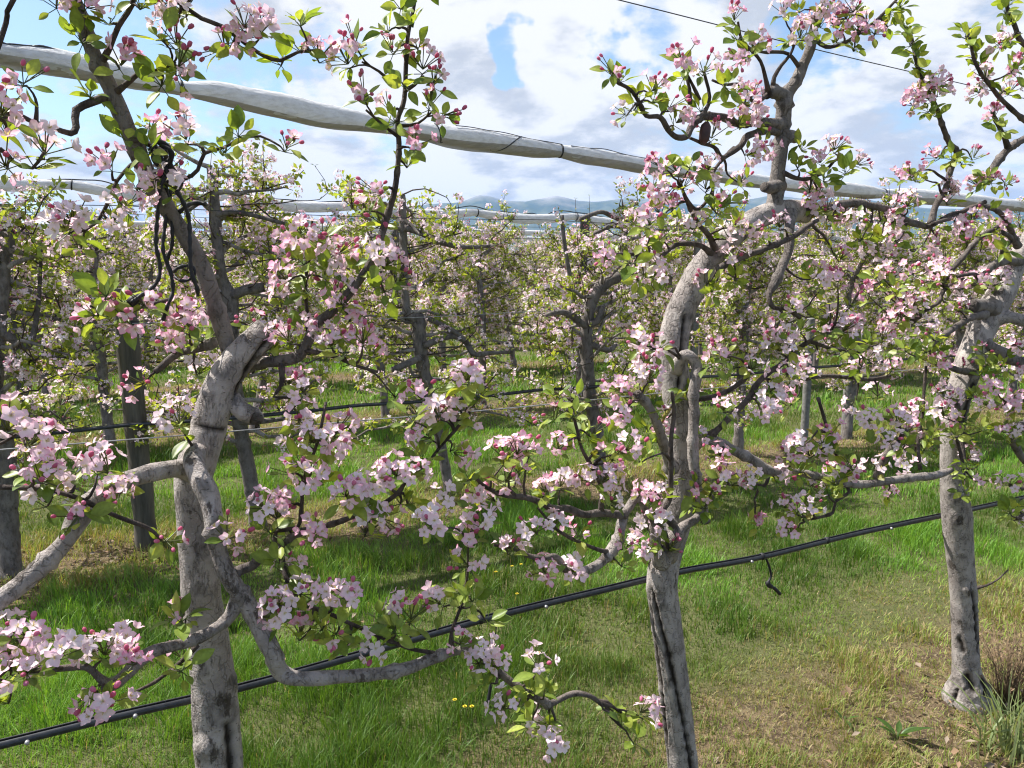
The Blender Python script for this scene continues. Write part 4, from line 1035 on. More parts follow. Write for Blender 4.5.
def build_row1():
    rng = np.random.RandomState(42)
    samples = []
    for ti, T in enumerate((T1, T2, T3, T4, T0)):
        if T['trunk']:
            tp = px_branch(T['trunk'])
            if tp[0, 2] > -.02:      # carry the trunk on down to the soil
                k = tp[0].copy(); dn = unit(tp[0, :3] - tp[2, :3]); dn = unit(np.array([dn[0] * .6, dn[1] * .6, -1]))
                L = (k[2] + .04) / -dn[2]
                tp = np.vstack([[*(k[:3] + dn * L), k[3] * 1.45], [*(k[:3] + dn * L * .8), k[3] * 1.18], [*(k[:3] + dn * L * .45), k[3] * 1.03], tp])
            base = np.array([tp[0, 0], tp[0, 1], 0])
        else:
            base = T['base']
            # trunk outside the picture: built the same way, upright
            tp = np.array([[*(base + [0, 0, -.04]), .07], [*(base + [.0, 0, .08]), .052], [*(base + D * .02 + [0, 0, .45]), .047], [*(base - D * .03 + [0, 0, .9]), .045], [*(base + D * .02 + [0, 0, 1.3]), .036],
                           [*(base + D * .05 + [0, 0, 1.7]), .026], [*(base + D * .03 + [0, 0, 2.2]), .012]])
        T['tp'] = tp
        root = empty('apple_tree', base)
        tag(root, T['name_label'][0], T['name_label'][1], 'apple trees of the nearest row')
        mb = MB()
        tp = np.vstack([tp, ]) if True else tp
        S = spline(tp, .010)
        add_wood(mb, S[:, :3], S[:, 3] * .97, 72, .035, T['knots'], T['cracks'], cut_end=True)
        mb.build('trunk', [M_bark], root, base)
        ts = spline(tp, .05)
        for p, q in zip(ts[:-1], ts[1:]):
            samples.append((p[:3], unit(q[:3] - p[:3]), p[3], ti, -1))
        T['mb'] = []
        for bi, (_, pts) in enumerate(T['branches']):
            bp = px_branch(pts)
            if not T['trunk']:
                st = base + np.array([0, 0, max(.5, bp[0, 2] - .1)])
                bp = np.vstack([[*st, bp[0, 3] * 1.2], bp])
            bp[1:-1, :3] += rng.normal(0, .0032, (len(bp) - 2, 3))
            S = spline(bp, .012 if bp[:, 3].max() > .01 else .02)
            # a collar where the limb leaves the wood it grows from
            u = np.arange(len(S)) * .012
            R = S[:, 3] * .84 * (1 + .30 * np.exp(-u / .02)) * (1 + .05 * np.sin(np.arange(len(S)) * .9) + .07 * rng.normal(size=len(S)).cumsum() / np.sqrt(np.arange(len(S)) + 6))
            if bp[:, 3].max() < .0095:
                R = R * .88
            # little nodes where old spurs sat
            for k in set(rng.randint(0, len(S), int(len(S) / 8))):
                R[k] *= rng.uniform(1.08, 1.34)
            mb = MB()
            big = bp[:, 3].max()
            add_wood(mb, S[:, :3], R, 28 if big > .016 else (14 if big > .008 else 8), .045, T['knots'] if big > .016 else (), (), cut_end=(pts[-1][2] > 4.5), dark_shade=0.0 if T['branches'][bi][0] in ('left', 'front', 'low', 'loop', 'pale', 'rlow', 'lleft', 'fork', 'fork2', 'knob', 'right') else .6)
            T['mb'].append(mb)
            s2 = spline(bp, .03)
            for p, q in zip(s2[:-1], s2[1:]):
                samples.append((p[:3], unit(q[:3] - p[:3]), p[3], ti, bi))
        T['root'], T['base'], T['foliage'], T['cl'] = root, base, MB(), []
    SP_ = np.array([s[0] for s in samples])
    sx, sy, sz = proj(SP_)
    trees = (T1, T2, T3, T4, T0)
    is_trunk = np.array([s[4] < 0 for s in samples])
    thick = np.array([s[2] for s in samples])
    items = [c.split() for c in CLUSTERS.replace('\n', '').split('|') if c.strip()]
    kept = []
    for (x, y, kind) in items:
        x, y = float(x), float(y)
        if kind != 'l':
            if any(abs(x - a) < 22 and math.hypot(x - a, y - b) < (11 if x < 640 else 8.5) for a, b in kept):
                continue
            kept.append((x, y))
        d2 = np.hypot(sx - x, sy - y) + is_trunk * 45 + np.clip(thick - .008, 0, 1) * 1200
        i = int(np.argmin(d2))
        P0, tg, r0, ti, bi = samples[i]
        T = trees[ti]
        off = (P0 - O1) @ NN + rng.uniform(-.07, .03)
        P1, depth = RP(x, y, off)
        axis = unit(P1 - P0)
        dist = np.linalg.norm(P1 - P0)
        view = unit(P1 - C0)
        ax = unit((axis if dist > .02 else np.zeros(3)) * .7 + np.array([0, 0, .75]) - view * .35 + rng.normal(0, .22, 3))
        # the blossom head sits round the marked spot: step back along the axis to its foot
        foot = P1 - ax * (.016 if kind != 'l' else .010)
        tw = MB() if bi < 0 else T['mb'][bi]
        if bi < 0:
            T['mb'].append(tw)
        L = np.linalg.norm(foot - P0)
        if L > .008:
            pth = twig_path(rng, P0, foot, unit(axis + tg * .7), 7 if L > .06 else 4)
            r1 = min(.0036, max(.0017, r0 * .7)) * (1.25 if L > .12 else 1)
            V, f, _ = tube(pth, np.linspace(r1, .0014, len(pth)), 6)
            tw.add(V, f, wood_col(len(V), 0, .003), 0)
        for _ in range(1 + int(L / .05)):                       # lone leaves along the twig
            if rng.uniform() < .55:
                q = P0 + (foot - P0) * rng.uniform(.3, 1)
                ln = rng.uniform(.025, .05)
                leaf(T['foliage'], rng, q, unit(rng.normal(0, 1, 3) + [0, 0, .2]), np.array([0, 0, 1.]) + rng.normal(0, .3, 3), ln, ln * .58, leaf_colour(rng), 1, 0)
        sc = rng.uniform(.84, 1.08) * {'s': .85, 'l': 1.0}.get(kind, 1.0)
        if depth > 2.3:
            sc *= 1.06
        M3 = frame_z(ax, rng.uniform(0, 6.28)) * sc
        fl, lf, fm, lm = NEAR[kind][rng.randint(len(NEAR[kind]))]
        if kind == 'l':
            add_template(T['foliage'], lf, M3, foot)
        else:
            T['cl'].append((1 / depth, foot, M3, fl, lf, fm, lm, -20 < x < 1044 and -20 < y < 788))
    for T in trees:
        T['cl'].sort(key=lambda c: (-c[7], -c[0]))
        rest = MB()
        for k, (_, foot, M3, fl, lf, fm, lm, _v) in enumerate(T['cl']):
            if k < 99:
                o = bpy.data.objects.new('blossom_cluster', fm); link(o)
                o.parent = T['root']
                m4 = Matrix(M3.tolist()).to_4x4(); m4.translation = Vector(foot - T['base'])
                o.matrix_basis = m4
                q = bpy.data.objects.new('leaf_rosette', lm); link(q)
                q.parent = o
            else:
                add_template(rest, fl, M3, foot)
                add_template(T['foliage'], lf, M3, foot)
        if rest.n:
            o = rest.build('blossom', [M_petal, M_leaf], T['root'], T['base'])
            o['kind'] = 'stuff'
        if T['foliage'].n:
            T['foliage'].build('foliage', [M_leaf], T['root'], T['base'])
        nb = len(T['branches'])
        for k, mb in enumerate(T['mb']):
            mb.build('branch' if k < nb else 'twig', [M_bark], T['root'], T['base'])


build_row1()


# ------------------------------------------------------------------ the trees of the rows behind
def grow_crown(rng, stem, wood, fl, lf, dens=1.0, along=np.array([1.0, 0, 0]), low=.55, n_limb=33, shoots=10, clear=None):
    """limbs, twigs, blossom and leaves round a stem given as rows (x, y, z, r)"""
    S = spline(stem, .04)
    zmax = S[:, 2].max()
    ok = np.where(S[:, 2] > low)[0]
    cross = np.array([-along[1], along[0], 0])

    def dress(P, gap, spread):
        seg = np.linalg.norm(np.diff(P, axis=0), axis=1); tot = seg.sum(); cum = np.concatenate([[0], np.cumsum(seg)])
        n = max(1, int(tot / gap))
        for k in range(n):
            s = tot * (k + rng.uniform(.2, 1.0)) / n
            p = np.array([np.interp(s, cum, P[:, a]) for a in range(3)])
            d = unit(rng.normal(0, 1, 3) + [0, 0, .55])
            L = rng.uniform(.015, spread)
            q = p + d * L
            if clear is not None:                               # keep the view on the bare trunk open
                cx_, cy_, cz_ = proj(q)
                if np.min(np.hypot(clear[:, 0] - cx_, clear[:, 1] - cy_)) < 11:
                    continue
            if L > .03:
                V, f, _ = tube(np.linspace(p, q, 2), .0022, 3, False)
                wood.add(V, f, wood_col(len(V), 0, .003), 0)
            t = LOW[rng.randint(len(LOW))]
            M3 = frame_z(d, rng.uniform(0, 6.28)) * rng.uniform(.9, 1.25)
            add_template(fl, t[0], M3, q); add_template(lf, t[1], M3, q)

    for k in range(n_limb):
        i = ok[int(len(ok) * (k + rng.uniform(0, 1)) / n_limb)]
        p0 = S[i, :3]; h = (p0[2] - low) / max(.3, zmax - low)
        a = (0 if k % 2 else math.pi) + rng.normal(0, .75)
        d = along * math.cos(a) + cross * math.sin(a)
        L = rng.uniform(.42, .78) * (1 - .35 * h)
        el = rng.uniform(-.35, .6)
        n = 7
        P = [p0]
        for j in range(1, n):
            e = el + (rng.uniform(-.3, .45)) * j / n + rng.normal(0, .22)
            dd = d * math.cos(e) + np.array([0, 0, math.sin(e)]) + cross * rng.normal(0, .22)
            P.append(P[-1] + unit(dd) * L / (n - 1))
        P = np.array(P)
        r = np.linspace(min(.017, S[i, 3] * .8), .004, n) * rng.uniform(.75, 1.1)
        V, f, _ = tube(P, r, 6)
        wood.add(V, f, wood_col(len(V), 0, np.concatenate([np.repeat(r, 6), r[:1], r[-1:]]) + .002), 0)
        dress(P[1:], .050 / dens, .085)
        for _ in range(rng.randint(2, 4)):
            j = rng.randint(1, n - 1)
            dd = unit(d * .5 + rng.normal(0, .7, 3) + [0, 0, .25])
            l2 = rng.uniform(.16, .34)
            Q = P[j] + np.outer(np.linspace(0, 1, 4), dd) * l2 + np.vstack([np.zeros(3), rng.normal(0, .02, (3, 3))])
            V, f, _ = tube(Q, np.linspace(.005, .002, 4), 4)
            wood.add(V, f, wood_col(len(V), 0, .004), 0)
            dress(Q, .046 / dens, .065)
    for _ in range(shoots):                                     # thin upright shoots, small new leaves up their length
        i = ok[int(len(ok) * rng.uniform(.3, .999))]
        p0 = S[i, :3] + (along * rng.normal(0, .26) + cross * rng.normal(0, .15))
        top = min(zmax + rng.uniform(-.1, .16), p0[2] + rng.uniform(.25, .7))
        p1 = np.array([p0[0] + rng.normal(0, .07), p0[1] + rng.normal(0, .07), top])
        Q = spline(np.array([S[i, :3], .45 * S[i, :3] + .55 * p0 + [0, 0, .03], p0 + (p1 - p0) * .35, p1]), .09)
        Q[1:-1] += rng.normal(0, .006, (len(Q) - 2, 3))
        V, f, _ = tube(Q, np.linspace(.0055, .0015, len(Q)), 4)
        wood.add(V, f, wood_col(len(V), 0, .003), 0)
        for j in range(12):
            t = rng.uniform(.3, 1); q = Q[min(len(Q) - 1, int(t * len(Q)))]
            ln = rng.uniform(.015, .032)
            leaf(lf, rng, q, unit(rng.normal(0, 1, 3) + [0, 0, .8]), np.array([0, 0, 1.]), ln, ln * .6, leaf_colour(rng, .7), 0, 0)


for _k, _T in enumerate((T4, T0)):                              # crowns of the two neighbours outside the picture
    _w, _f, _l = MB(), MB(), MB()
    grow_crown(np.random.RandomState(500 + _k), _T['tp'], _w, _f, _l, .9, D, .8, 16, 7)
    _w.build('branch', [M_bark], _T['root'], _T['base'])
    _f.build('blossom', [M_petal, M_leaf], _T['root'], _T['base'])['kind'] = 'stuff'
    _l.build('foliage', [M_leaf], _T['root'], _T['base'])


def orchard_tree(seed):
    """a tree of the rows behind, standing at the origin with its row along x: the meshes of trunk, blossom and foliage"""
    rng = np.random.RandomState(seed)
    lean = rng.normal(0, .10)
    k = rng.uniform(.75, 1.15)
    x1 = lean; crook = rng.normal(0, .07)
    stem = np.array([[0, 0, -.04, .062], [0, 0, .06, .050], [x1 * .35, rng.normal(0, .02), .4, .045], [x1 * .8, rng.normal(0, .03), k, .043], [x1 + crook, rng.normal(0, .04), k + .22, .034],
                     [x1 + crook * .4, rng.normal(0, .04), k + .55, .024], [x1 + rng.normal(0, .07), rng.normal(0, .04), 1.75, .017], [x1 + rng.normal(0, .06), 0, rng.uniform(1.9, 2.08), .007]])
    wood, fl, lf = MB(), MB(), MB()
    S = spline(stem, .05)
    add_wood(wood, S[:, :3], S[:, 3] * (1 + .08 * rng.normal(size=len(S))), 12, .08, dark_shade=.6)
    s = rng.choice([-1, 1])
    st = np.array([[x1 * .8, 0, k + .0, .030], [x1 * .8 + s * .06, 0, k + .06, .028], [x1 * .8 + s * .10, .02, k + .10, .026]])
    add_wood(wood, st[:, :3], st[:, 3], 10, .05, cut_end=True, dark_shade=.3)
    grow_crown(rng, stem, wood, fl, lf)
    return wood, fl, lf


def mesh_set(w, f, l, org=(0, 0, 0)):
    return (w.mesh('trunk', [M_bark], org), f.mesh('blossom', [M_petal, M_leaf], org), l.mesh('foliage', [M_leaf], org))


def put_tree(meshes, loc, rz, sc, label, group):
    root = empty('apple_tree', loc, rz)
    root.scale = (sc, sc, sc)
    tag(root, label, 'tree', group)
    for n, me in zip(('trunk', 'blossom', 'foliage'), meshes):
        o = bpy.data.objects.new(n, me); link(o); o.parent = root
        if n == 'blossom':
            o['kind'] = 'stuff'
    return root


VARS = [mesh_set(*orchard_tree(3000 + i)) for i in range(9)]
ROW_ROT = math.atan2(D[1], D[0])


# the second row stands close enough for its own trunks: (trunk, limbs, label)
def S2(pts):
    out = []
    for (x, y, r, d) in pts:
        p, t = RP(x, y, SP + d)
        out.append([*p, r * t / F])
    return np.array(out)


SECOND = [
    ('apple tree with a dark trunk leaning towards the sawn stub of the nearest trunk', [(259, 528, 12, .12), (256, 512, 10, .12), (248, 468, 9, .12), (240, 425, 9, .12), (233, 370, 10, .12), (229, 325, 11, .12), (229, 300, 11, .12), (222, 278, 7, .12), (217, 240, 7, .12), (214, 200, 6.5, .12), (212, 168, 6, .12)],
     [[(231, 296, 8, .1), (246, 290, 7, .08), (264, 287, 7, .07)], [(216, 215, 4, .1), (234, 212, 3.5, .08), (256, 216, 3, .06), (285, 224, 2.5, .05)], [(214, 190, 3, .1), (196, 205, 3, .1), (185, 212, 3, .1)], [(240, 420, 8, .1), (262, 421, 4, .05), (290, 418, 3, .0)]]),
    ('second-row apple tree with a sawn knob on its crooked trunk and a bent side limb', [(453, 498, 8, .2), (449, 488, 6.5, .2), (440, 440, 6.5, .2), (430, 400, 7, .2), (423, 365, 8, .2), (419, 335, 9, .2), (418, 318, 8.5, .2), (408, 316, 6, .2), (405, 290, 5, .2), (404, 260, 5, .2), (403, 225, 5, .2), (402, 195, 4, .2)],
     [[(424, 346, 5, .15), (440, 339, 4.6, .12), (455, 336, 4.4, .1), (466, 342, 4.4, .08), (474, 354, 4, .05), (490, 353, 3, .05), (512, 352, 2.5, .05)], [(428, 318, 4, .15), (444, 326, 3.6, .1), (458, 334, 3.4, .08), (470, 346, 3, .06)], [(404, 228, 5, .15), (418, 232, 4, .12), (438, 241, 4, .1), (456, 246, 3.6, .08), (474, 247, 3, .05), (490, 246, 2.4, .05)],
      [(420, 358, 5, .15), (406, 364, 5, .1), (392, 370, 4, .08)]]),
    ('second-row apple tree with a pale slanting sawn-off limb and a curled side branch', [(604, 490, 9, .0), (601, 476, 8, 0), (598, 440, 8, 0), (590, 395, 8, 0), (587, 360, 8, 0), (586, 335, 8, 0), (588, 314, 7.6, 0), (594, 296, 7.6, 0), (604, 284, 7.6, 0), (615, 278, 7.6, 0), (624, 276, 6, 0), (625, 262, 4, 0), (625, 236, 5, 0), (626, 216, 4, 0)],
     [[(588, 324, 6, -.03), (596, 322, 5, -.05), (601, 314, 5, -.06), (602, 306, 5, -.06)], [(586, 326, 5, -.02), (578, 321, 5, -.04), (571, 315, 5, -.05), (560, 312, 4, -.06), (546, 315, 3, -.06)], [(571, 312, 4, -.05), (573, 292, 3.6, -.05), (568, 266, 3.2, -.05), (564, 240, 3, -.05), (562, 215, 2.6, -.05)],
      [(590, 344, 5, -.02), (600, 348, 4, -.05), (610, 350, 4, -.06), (616, 344, 3, -.06)], [(626, 222, 4, 0), (612, 216, 3.6, 0), (600, 212, 3, 0), (580, 219, 3, 0)], [(625, 228, 4, 0), (612, 226, 3, 0), (594, 234, 2.6, 0)]]),
    ('apple tree in the second row, its trunk beside the round wooden post', [(12, 576, 17, .0), (10, 560, 13, 0), (8, 520, 12, 0), (6, 470, 12, 0), (0, 430, 12, 0), (-6, 390, 11, 0), (-4, 340, 10, 0), (2, 300, 8, 0), (4, 250, 6, 0), (6, 220, 4, 0)],
     [[(4, 402, 8, -.03), (16, 414, 7, -.05), (30, 418, 5, -.06), (44, 420, 4, -.06), (58, 424, 3, -.06), (74, 404, 2.4, -.06)], [(0, 330, 7, -.02), (14, 340, 6, -.04), (28, 346, 5, -.05), (36, 322, 3.4, -.06), (40, 280, 2.6, -.06), (41, 240, 2.2, -.06)]]),
]


def build_row2():
    s_taken = []
    for k, (label, trunk, limbs) in enumerate(SECOND):
        rng = np.random.RandomState(70 + k)
        tp = S2(trunk)
        base = np.array([tp[0, 0], tp[0, 1], 0.0])
        if tp[0, 2] > -.03:
            tp = np.vstack([[*(tp[0, :2]), -.04, tp[0, 3] * 1.1], tp])
        wood, fl, lf = MB(), MB(), MB()
        S = spline(tp, .03)
        add_wood(wood, S[:, :3], S[:, 3] * .8 * (1 + .05 * rng.normal(size=len(S))), 20, .06, dark_shade=.65)  # shade of the crowns is painted into this darker trunk colour
        for lb in limbs:
            bp = S2(lb); B = spline(bp, .03)
            add_wood(wood, B[:, :3], B[:, 3] * .72, 12, .07, cut_end=lb[-1][2] > 4.5, dark_shade=.7)
        cpts = [np.array(trunk, float)[:, :2]] + [np.array(lb, float)[:, :2] for lb in limbs if lb[0][2] > 4.5]
        clear = np.vstack([spline(np.column_stack([c_, np.zeros(len(c_))]), 6)[:, :2] for c_ in cpts])
        clear = clear[(clear[:, 1] > 262)]
        grow_crown(rng, tp, wood, fl, lf, 1.0, D, .5, 31, 10, clear)
        for lb in limbs[:]:
            bp = S2(lb)
            if len(lb) > 4:
                for q in spline(bp, .07)[2:]:
                    t = LOW[rng.randint(len(LOW))]; d = unit(rng.normal(0, 1, 3) + [0, 0, .7])
                    M3 = frame_z(d) * rng.uniform(.8, 1.1); p = q[:3] + d * rng.uniform(.02, .06)
                    add_template(fl, t[0], M3, p); add_template(lf, t[1], M3, p)
        put_tree(mesh_set(wood, fl, lf, base), base, 0, 1, label, 'apple trees of the second row')
        s_taken.append((base - O1) @ D)
    rng = random.Random(8)
    labels = {2.0: 'apple tree in the second row half hidden behind the looping grey limb', 3.38: 'apple tree in the second row beside a straight grey post, slim bare trunk',
              4.7: 'apple tree in the second row behind the swollen-based tree', 6.0: 'apple tree in the second row, farther one past the swollen-based tree', 7.3: 'apple tree in the second row, last one past the swollen-based tree'}
    for i, (s, lab) in enumerate(labels.items()):
        put_tree(VARS[(i * 4 + 1) % len(VARS)], ALONG(1, s, .1), ROW_ROT + (math.pi if i % 2 else 0), rng.uniform(.96, 1.04), lab, 'apple trees of the second row')


build_row2()

ORD = {2: 'third', 3: 'fourth', 4: 'fifth', 5: 'sixth', 6: 'seventh', 7: 'eighth', 8: 'ninth', 9: 'tenth', 10: 'eleventh'}


def build_far_rows():
    rng = random.Random(21)
    for r in range(2, 11):
        p = 1.57 + SP * r
        s0 = -p * .13 - (O1 @ D) - 1.6
        s1 = 1.87 * p - (O1 @ D) + 1.4
        s = s0 + rng.uniform(0, 1.0)
        fixed = {2: [-2.77, -.58], 3: [3.09]}.get(r, [])
        # keep the visible trunks of the third and fourth row where they stand
        if fixed:
            s = fixed[0] - 1.32 * math.ceil((fixed[0] - s0) / 1.32)
        while s < s1:
            k = rng.randrange(len(VARS))
            j = 0 if fixed and min(abs(s - f) for f in fixed) < .2 else rng.uniform(-.16, .16)
            put_tree(VARS[k], ALONG(r, s + j, rng.uniform(-.08, .08)), ROW_ROT + (math.pi if rng.random() < .5 else 0) + rng.uniform(-.15, .15), rng.uniform(.98, 1.13),
                     'apple tree in blossom in the %s row of the orchard, far behind' % ORD[r] if r > 3 else 'apple tree in blossom in the %s row of the orchard' % ORD[r],
                     'apple trees of the %s row' % ORD[r])
            s += 1.32
    # rows beyond the eleventh read as one mass
    rs = np.random.RandomState(4)
    mb, wd = MB(), MB()
    for r in range(11, 20):
        p = 1.57 + SP * r
        s = -p * .13 - (O1 @ D) - 2
        while s < 1.87 * p:
            b = ALONG(r, s)
            n = 130
            P = b + np.outer(rs.normal(0, .42, n), D) + np.outer(rs.normal(0, .25, n), NN)
            P[:, 2] = np.clip(rs.normal(1.45, .36, n), .7, 2.25)
            sz = rs.uniform(.05, .10, n)
            A = rs.normal(0, 1, (n, 3)); A /= np.linalg.norm(A, axis=1)[:, None]
            B = np.cross(A, rs.normal(0, 1, (n, 3))); B /= np.linalg.norm(B, axis=1)[:, None]
            V = np.stack([P - A * sz[:, None], P - B * sz[:, None] * .6, P + A * sz[:, None], P + B * sz[:, None] * .6], 1).reshape(-1, 3)
            k = rs.uniform(0, 1, n) < .42
            c = np.where(k[:, None], WHITE * .9 + (PINK - WHITE) * .25, np.where(rs.uniform(0, 1, (n, 1)) < .5, G_MID, G_OLD))
            q = np.arange(4 * n).reshape(n, 4)
            mb.add(V, [q], np.repeat(c, 4, 0), 0)
            V, f, _ = tube(np.array([b + [0, 0, -.05], b + [.02, 0, .8], b + [0, .02, 1.9]]), np.array([.05, .045, .012]), 6)
            mb.add(V, f, (.1, .085, .075), 1)
            s += 1.32
    o = mb.build('distant_orchard', [M_leaf, M_bark])
    tag(o, 'the orchard rows farthest away, merging into one band of blossom', 'orchard', None, 'stuff')


build_far_rows()


# ------------------------------------------------------------------ rolled hail nets, wires, hoses, posts
def roll_net(P, R, ties, label, cable=None, seed=0, sides=28):
    """a rolled-up net along P with radii R (both already fine), tied at the given indices"""
    rng = np.random.RandomState(seed)
    root = empty('rolled_hail_net', P[len(P) // 2])
    org = P[len(P) // 2]
    tag(root, label, 'hail net', 'rolled hail nets above the rows')
    mb = MB()
    V, f, O = tube(P, R, sides)
    n = len(P) * sides
    Rv = np.repeat(R, sides)
    k = .05 * wob(V[:n] * np.array([1, 1, 2.0]), 14.0) + .018 * wob(V[:n], 60.0)
    V[:n] += O * (Rv * k)[:, None]
    under = np.clip(-O[:, 2], 0, 1) ** 2
    c = np.ones((len(V), 3)) * .97
    mb.add(V, f, c, 0)
    mb.build('net', [M_net], root, org)
    if sides > 30:                                              # the loose hem of the net hangs below the roll
        m = MB()
        u = np.arange(len(P))
        hang = (.004 + .020 * (.5 + .5 * np.sin(u * .21 + 1.0)) * (.6 + .4 * np.sin(u * .057))) * np.clip(np.min(np.abs(u[:, None] - np.array([0] + list(ties) + [len(P) - 1])[None]), 1) / 9, 0, 1)
        ro = []
        edge = .30 * np.sin(u * .043 + 1.2) + .12 * np.sin(u * .19)
        for a_, f_ in ((-.15, 0), (-.42, 0), (-.75, 0), (-1.08, 0), (-1.4, .1), (-1.6, .5), (-1.66, 1.0)):
            aa = np.clip(a_ - .35 + edge * (1.66 + a_) / 1.5, -1.7, .2)[:, None]
            o_ = -NN[None] * np.cos(aa) * .98 + np.array([[0, 0, 1.0]]) * np.sin(aa)
            ro.append(P + o_ * (R * (1.075 - .02 * (a_ < -.3)))[:, None] + np.outer(hang * f_, [0, 0, -1]) + np.outer(np.sin(u * .8) * .004 * f_, NN))
        G = np.stack(ro, 1)
        m.add(G.reshape(-1, 3), [grid_faces(len(P), 7)], (.66, .61, .55), 0)
        m.build('loose_hem', [M_net], root, org)
    for i in ties:
        a = P[max(0, i - 1)]; b = P[min(len(P) - 1, i + 1)]
        t = unit(b - a)
        L = .007
        Q = np.array([P[i] - t * L, P[i] - t * L * .5, P[i] + t * L * .5, P[i] + t * L])
        m = MB(); V, f, _ = tube(Q, R[i] * np.array([1.02, 1.14, 1.14, 1.02]), 18)
        m.add(V, f, (1, 1, 1), 0); m.build('tie', [M_rubber], root, org)
    if cable is not None:
        for q in cable:
            m = MB()
            V, f, _ = tube(q[:, :3], q[:, 3], 6); m.add(V, f, (1, 1, 1), 0)
            m.build('cable', [M_black], root, org)
    return root


def build_nets():
    pts = [(-260, 8, 15), (-120, 29, 15), (0, 52, 12.5), (30, 57, 14), (65, 63, 15.5), (105, 71, 14), (150, 80, 11), (181, 88, 8.5), (215, 92, 12.5), (250, 99, 14), (290, 107, 14.5), (325, 115, 13.5), (380, 124, 9.5), (420, 130, 10), (450, 135, 11.5), (485, 140, 12),
           (520, 146, 11), (545, 149, 9), (560, 151, 7.6), (580, 154, 9), (610, 159, 9.5), (650, 166, 8.6), (700, 172, 8), (740, 178, 7.6), (790, 184, 7.4), (835, 188, 8), (862, 191, 8), (883, 193.5, 5.6), (905, 195, 8), (930, 197, 8.4), (975, 201, 7.6), (1015, 205, 6.5), (1080, 211, 7), (1200, 222, 7)]
    A = []
    for (x, y, r) in pts:
        p, t = RP(x, y, SP + .1)
        A.append([*p, r * t / F])
    A = np.array(A)
    A[:, 3] *= .80
    S = spline(A, .03)
    px, py, _ = proj(S[:, :3])
    ties = [int(np.argmin(abs(px - x))) for x in (181, 560, 883)]
    cab = []
    def on_top(x0, x1, n, r, lift, wig, sd):
        rr = np.random.RandomState(sd)
        idx = [int(np.argmin(abs(px - x))) for x in np.linspace(x0, x1, n)]
        q = S[idx].copy()
        q[:, 2] += q[:, 3] * lift + rr.normal(0, wig, n)
        q[:, :3] += np.outer(-q[:, 3] * .55, NN)
        q[:, 3] = r
        return spline(q, .02)
    cab.append(on_top(-80, 62, 8, .006, .75, .006, 1)); cab.append(on_top(-60, 60, 9, .004, .45, .012, 2)); cab.append(on_top(-60, 40, 7, .004, .9, .012, 3))
    cab.append(on_top(455, 560, 8, .003, .95, .003, 4)); cab.append(on_top(570, 690, 8, .003, .85, .004, 5))
    def loop(x, x2):
        i, j = int(np.argmin(abs(px - x))), int(np.argmin(abs(px - x2)))
        c, e = S[i], S[j]
        an = np.linspace(1.9, 5.0, 10)
        q = [[*(c[:3] * (1 - k) + e[:3] * k + (np.array([0, 0, 1.]) * math.sin(a + math.pi / 2 - 1.5) - NN * abs(math.cos(a + math.pi / 2 - 1.5)) * 1.0) * c[3] * 1.06), .0045] for k, a in zip(np.linspace(0, 1, 10), an)]
        return spline(np.array(q), .02)
    cab.append(loop(519, 490)); cab.append(loop(434, 440))
    roll_net(S[:, :3], S[:, 3], ties, 'thick white rolled hail net above the second row, tied with black bands', cab, 1, 36)

    def straight(row, pts, label, seed, gap=1.3):
        A = []
        for (x, y) in pts:
            p, t = RP(x, y, SP * row + .05)
            A.append([*p, .062])
        S = spline(np.array(A), .05)
        rng = np.random.RandomState(seed)
        cum = np.concatenate([[0], np.cumsum(np.linalg.norm(np.diff(S[:, :3], axis=0), axis=1))])
        ph = (cum % gap) / gap
        S[:, 3] *= .60 + .30 * np.sin(math.pi * ph) ** .7
        S[:, 2] -= .05 * np.sin(math.pi * ph)
        ties = [i for i in range(1, len(S)) if ph[i] < ph[i - 1]]
        q = S[::3].copy(); q[:, 2] += .055 + .012 * rng.normal(size=len(q)); q[:, 3] = .006
        roll_net(S[:, :3], S[:, 3], ties, label, [spline(q, .05)], seed, 16)
    straight(2, [(-120, 170), (14, 180), (140, 190), (337, 204), (470, 212), (620, 219), (800, 233), (1000, 247), (1200, 258)], 'pale rolled hail net above the third row, seen past the leaning limb', 2)
    for r, h in ((3, 2.16), (4, 2.18), (5, 2.15)):
        p = 1.57 + SP * r
        rng = np.random.RandomState(r)
        A = np.array([[*(ALONG(r, s) + [0, 0, h - .0 + rng.normal(0, .03)]), .065] for s in np.arange(-p * .3 - 4, 1.95 * p, 1.3)])
        S = spline(A, .1)
        cum = np.concatenate([[0], np.cumsum(np.linalg.norm(np.diff(S[:, :3], axis=0), axis=1))])
        ph = (cum % 1.3) / 1.3
        S[:, 3] *= .42 + .26 * np.sin(math.pi * ph) ** .7
        ties = [i for i in range(1, len(S)) if ph[i] < ph[i - 1]] if r < 5 else []
        roll_net(S[:, :3], S[:, 3], ties, 'rolled hail net above the %s row, showing in the gap over the blossom' % ORD[r], None, 10 + r, 12)


build_nets()


def wire(name, row, h, r, label, cat, mat, s0, s1, group=None, sag=.02, pts=None, twist=False):
    if pts:
        P = np.array([RP(x, y, d)[0] for (x, y, d) in pts])
        P = spline(P, .05)
    else:
        s = np.arange(s0, s1, .15)
        P = np.array([ALONG(row, k) for k in s]); P[:, 2] = h - sag * np.sin(math.pi * ((s % 2.6) / 2.6))
    org = P[len(P) // 2]
    mb = MB()
    V, f, _ = tube(P, r, 8); mb.add(V, f, (1, 1, 1), 0)
    o = mb.build(name, [mat], None, (0, 0, 0))
    me = o.data
    me.transform(Matrix.Translation(-Vector(org))); o.location = org
    tag(o, label, cat, group)
    return o


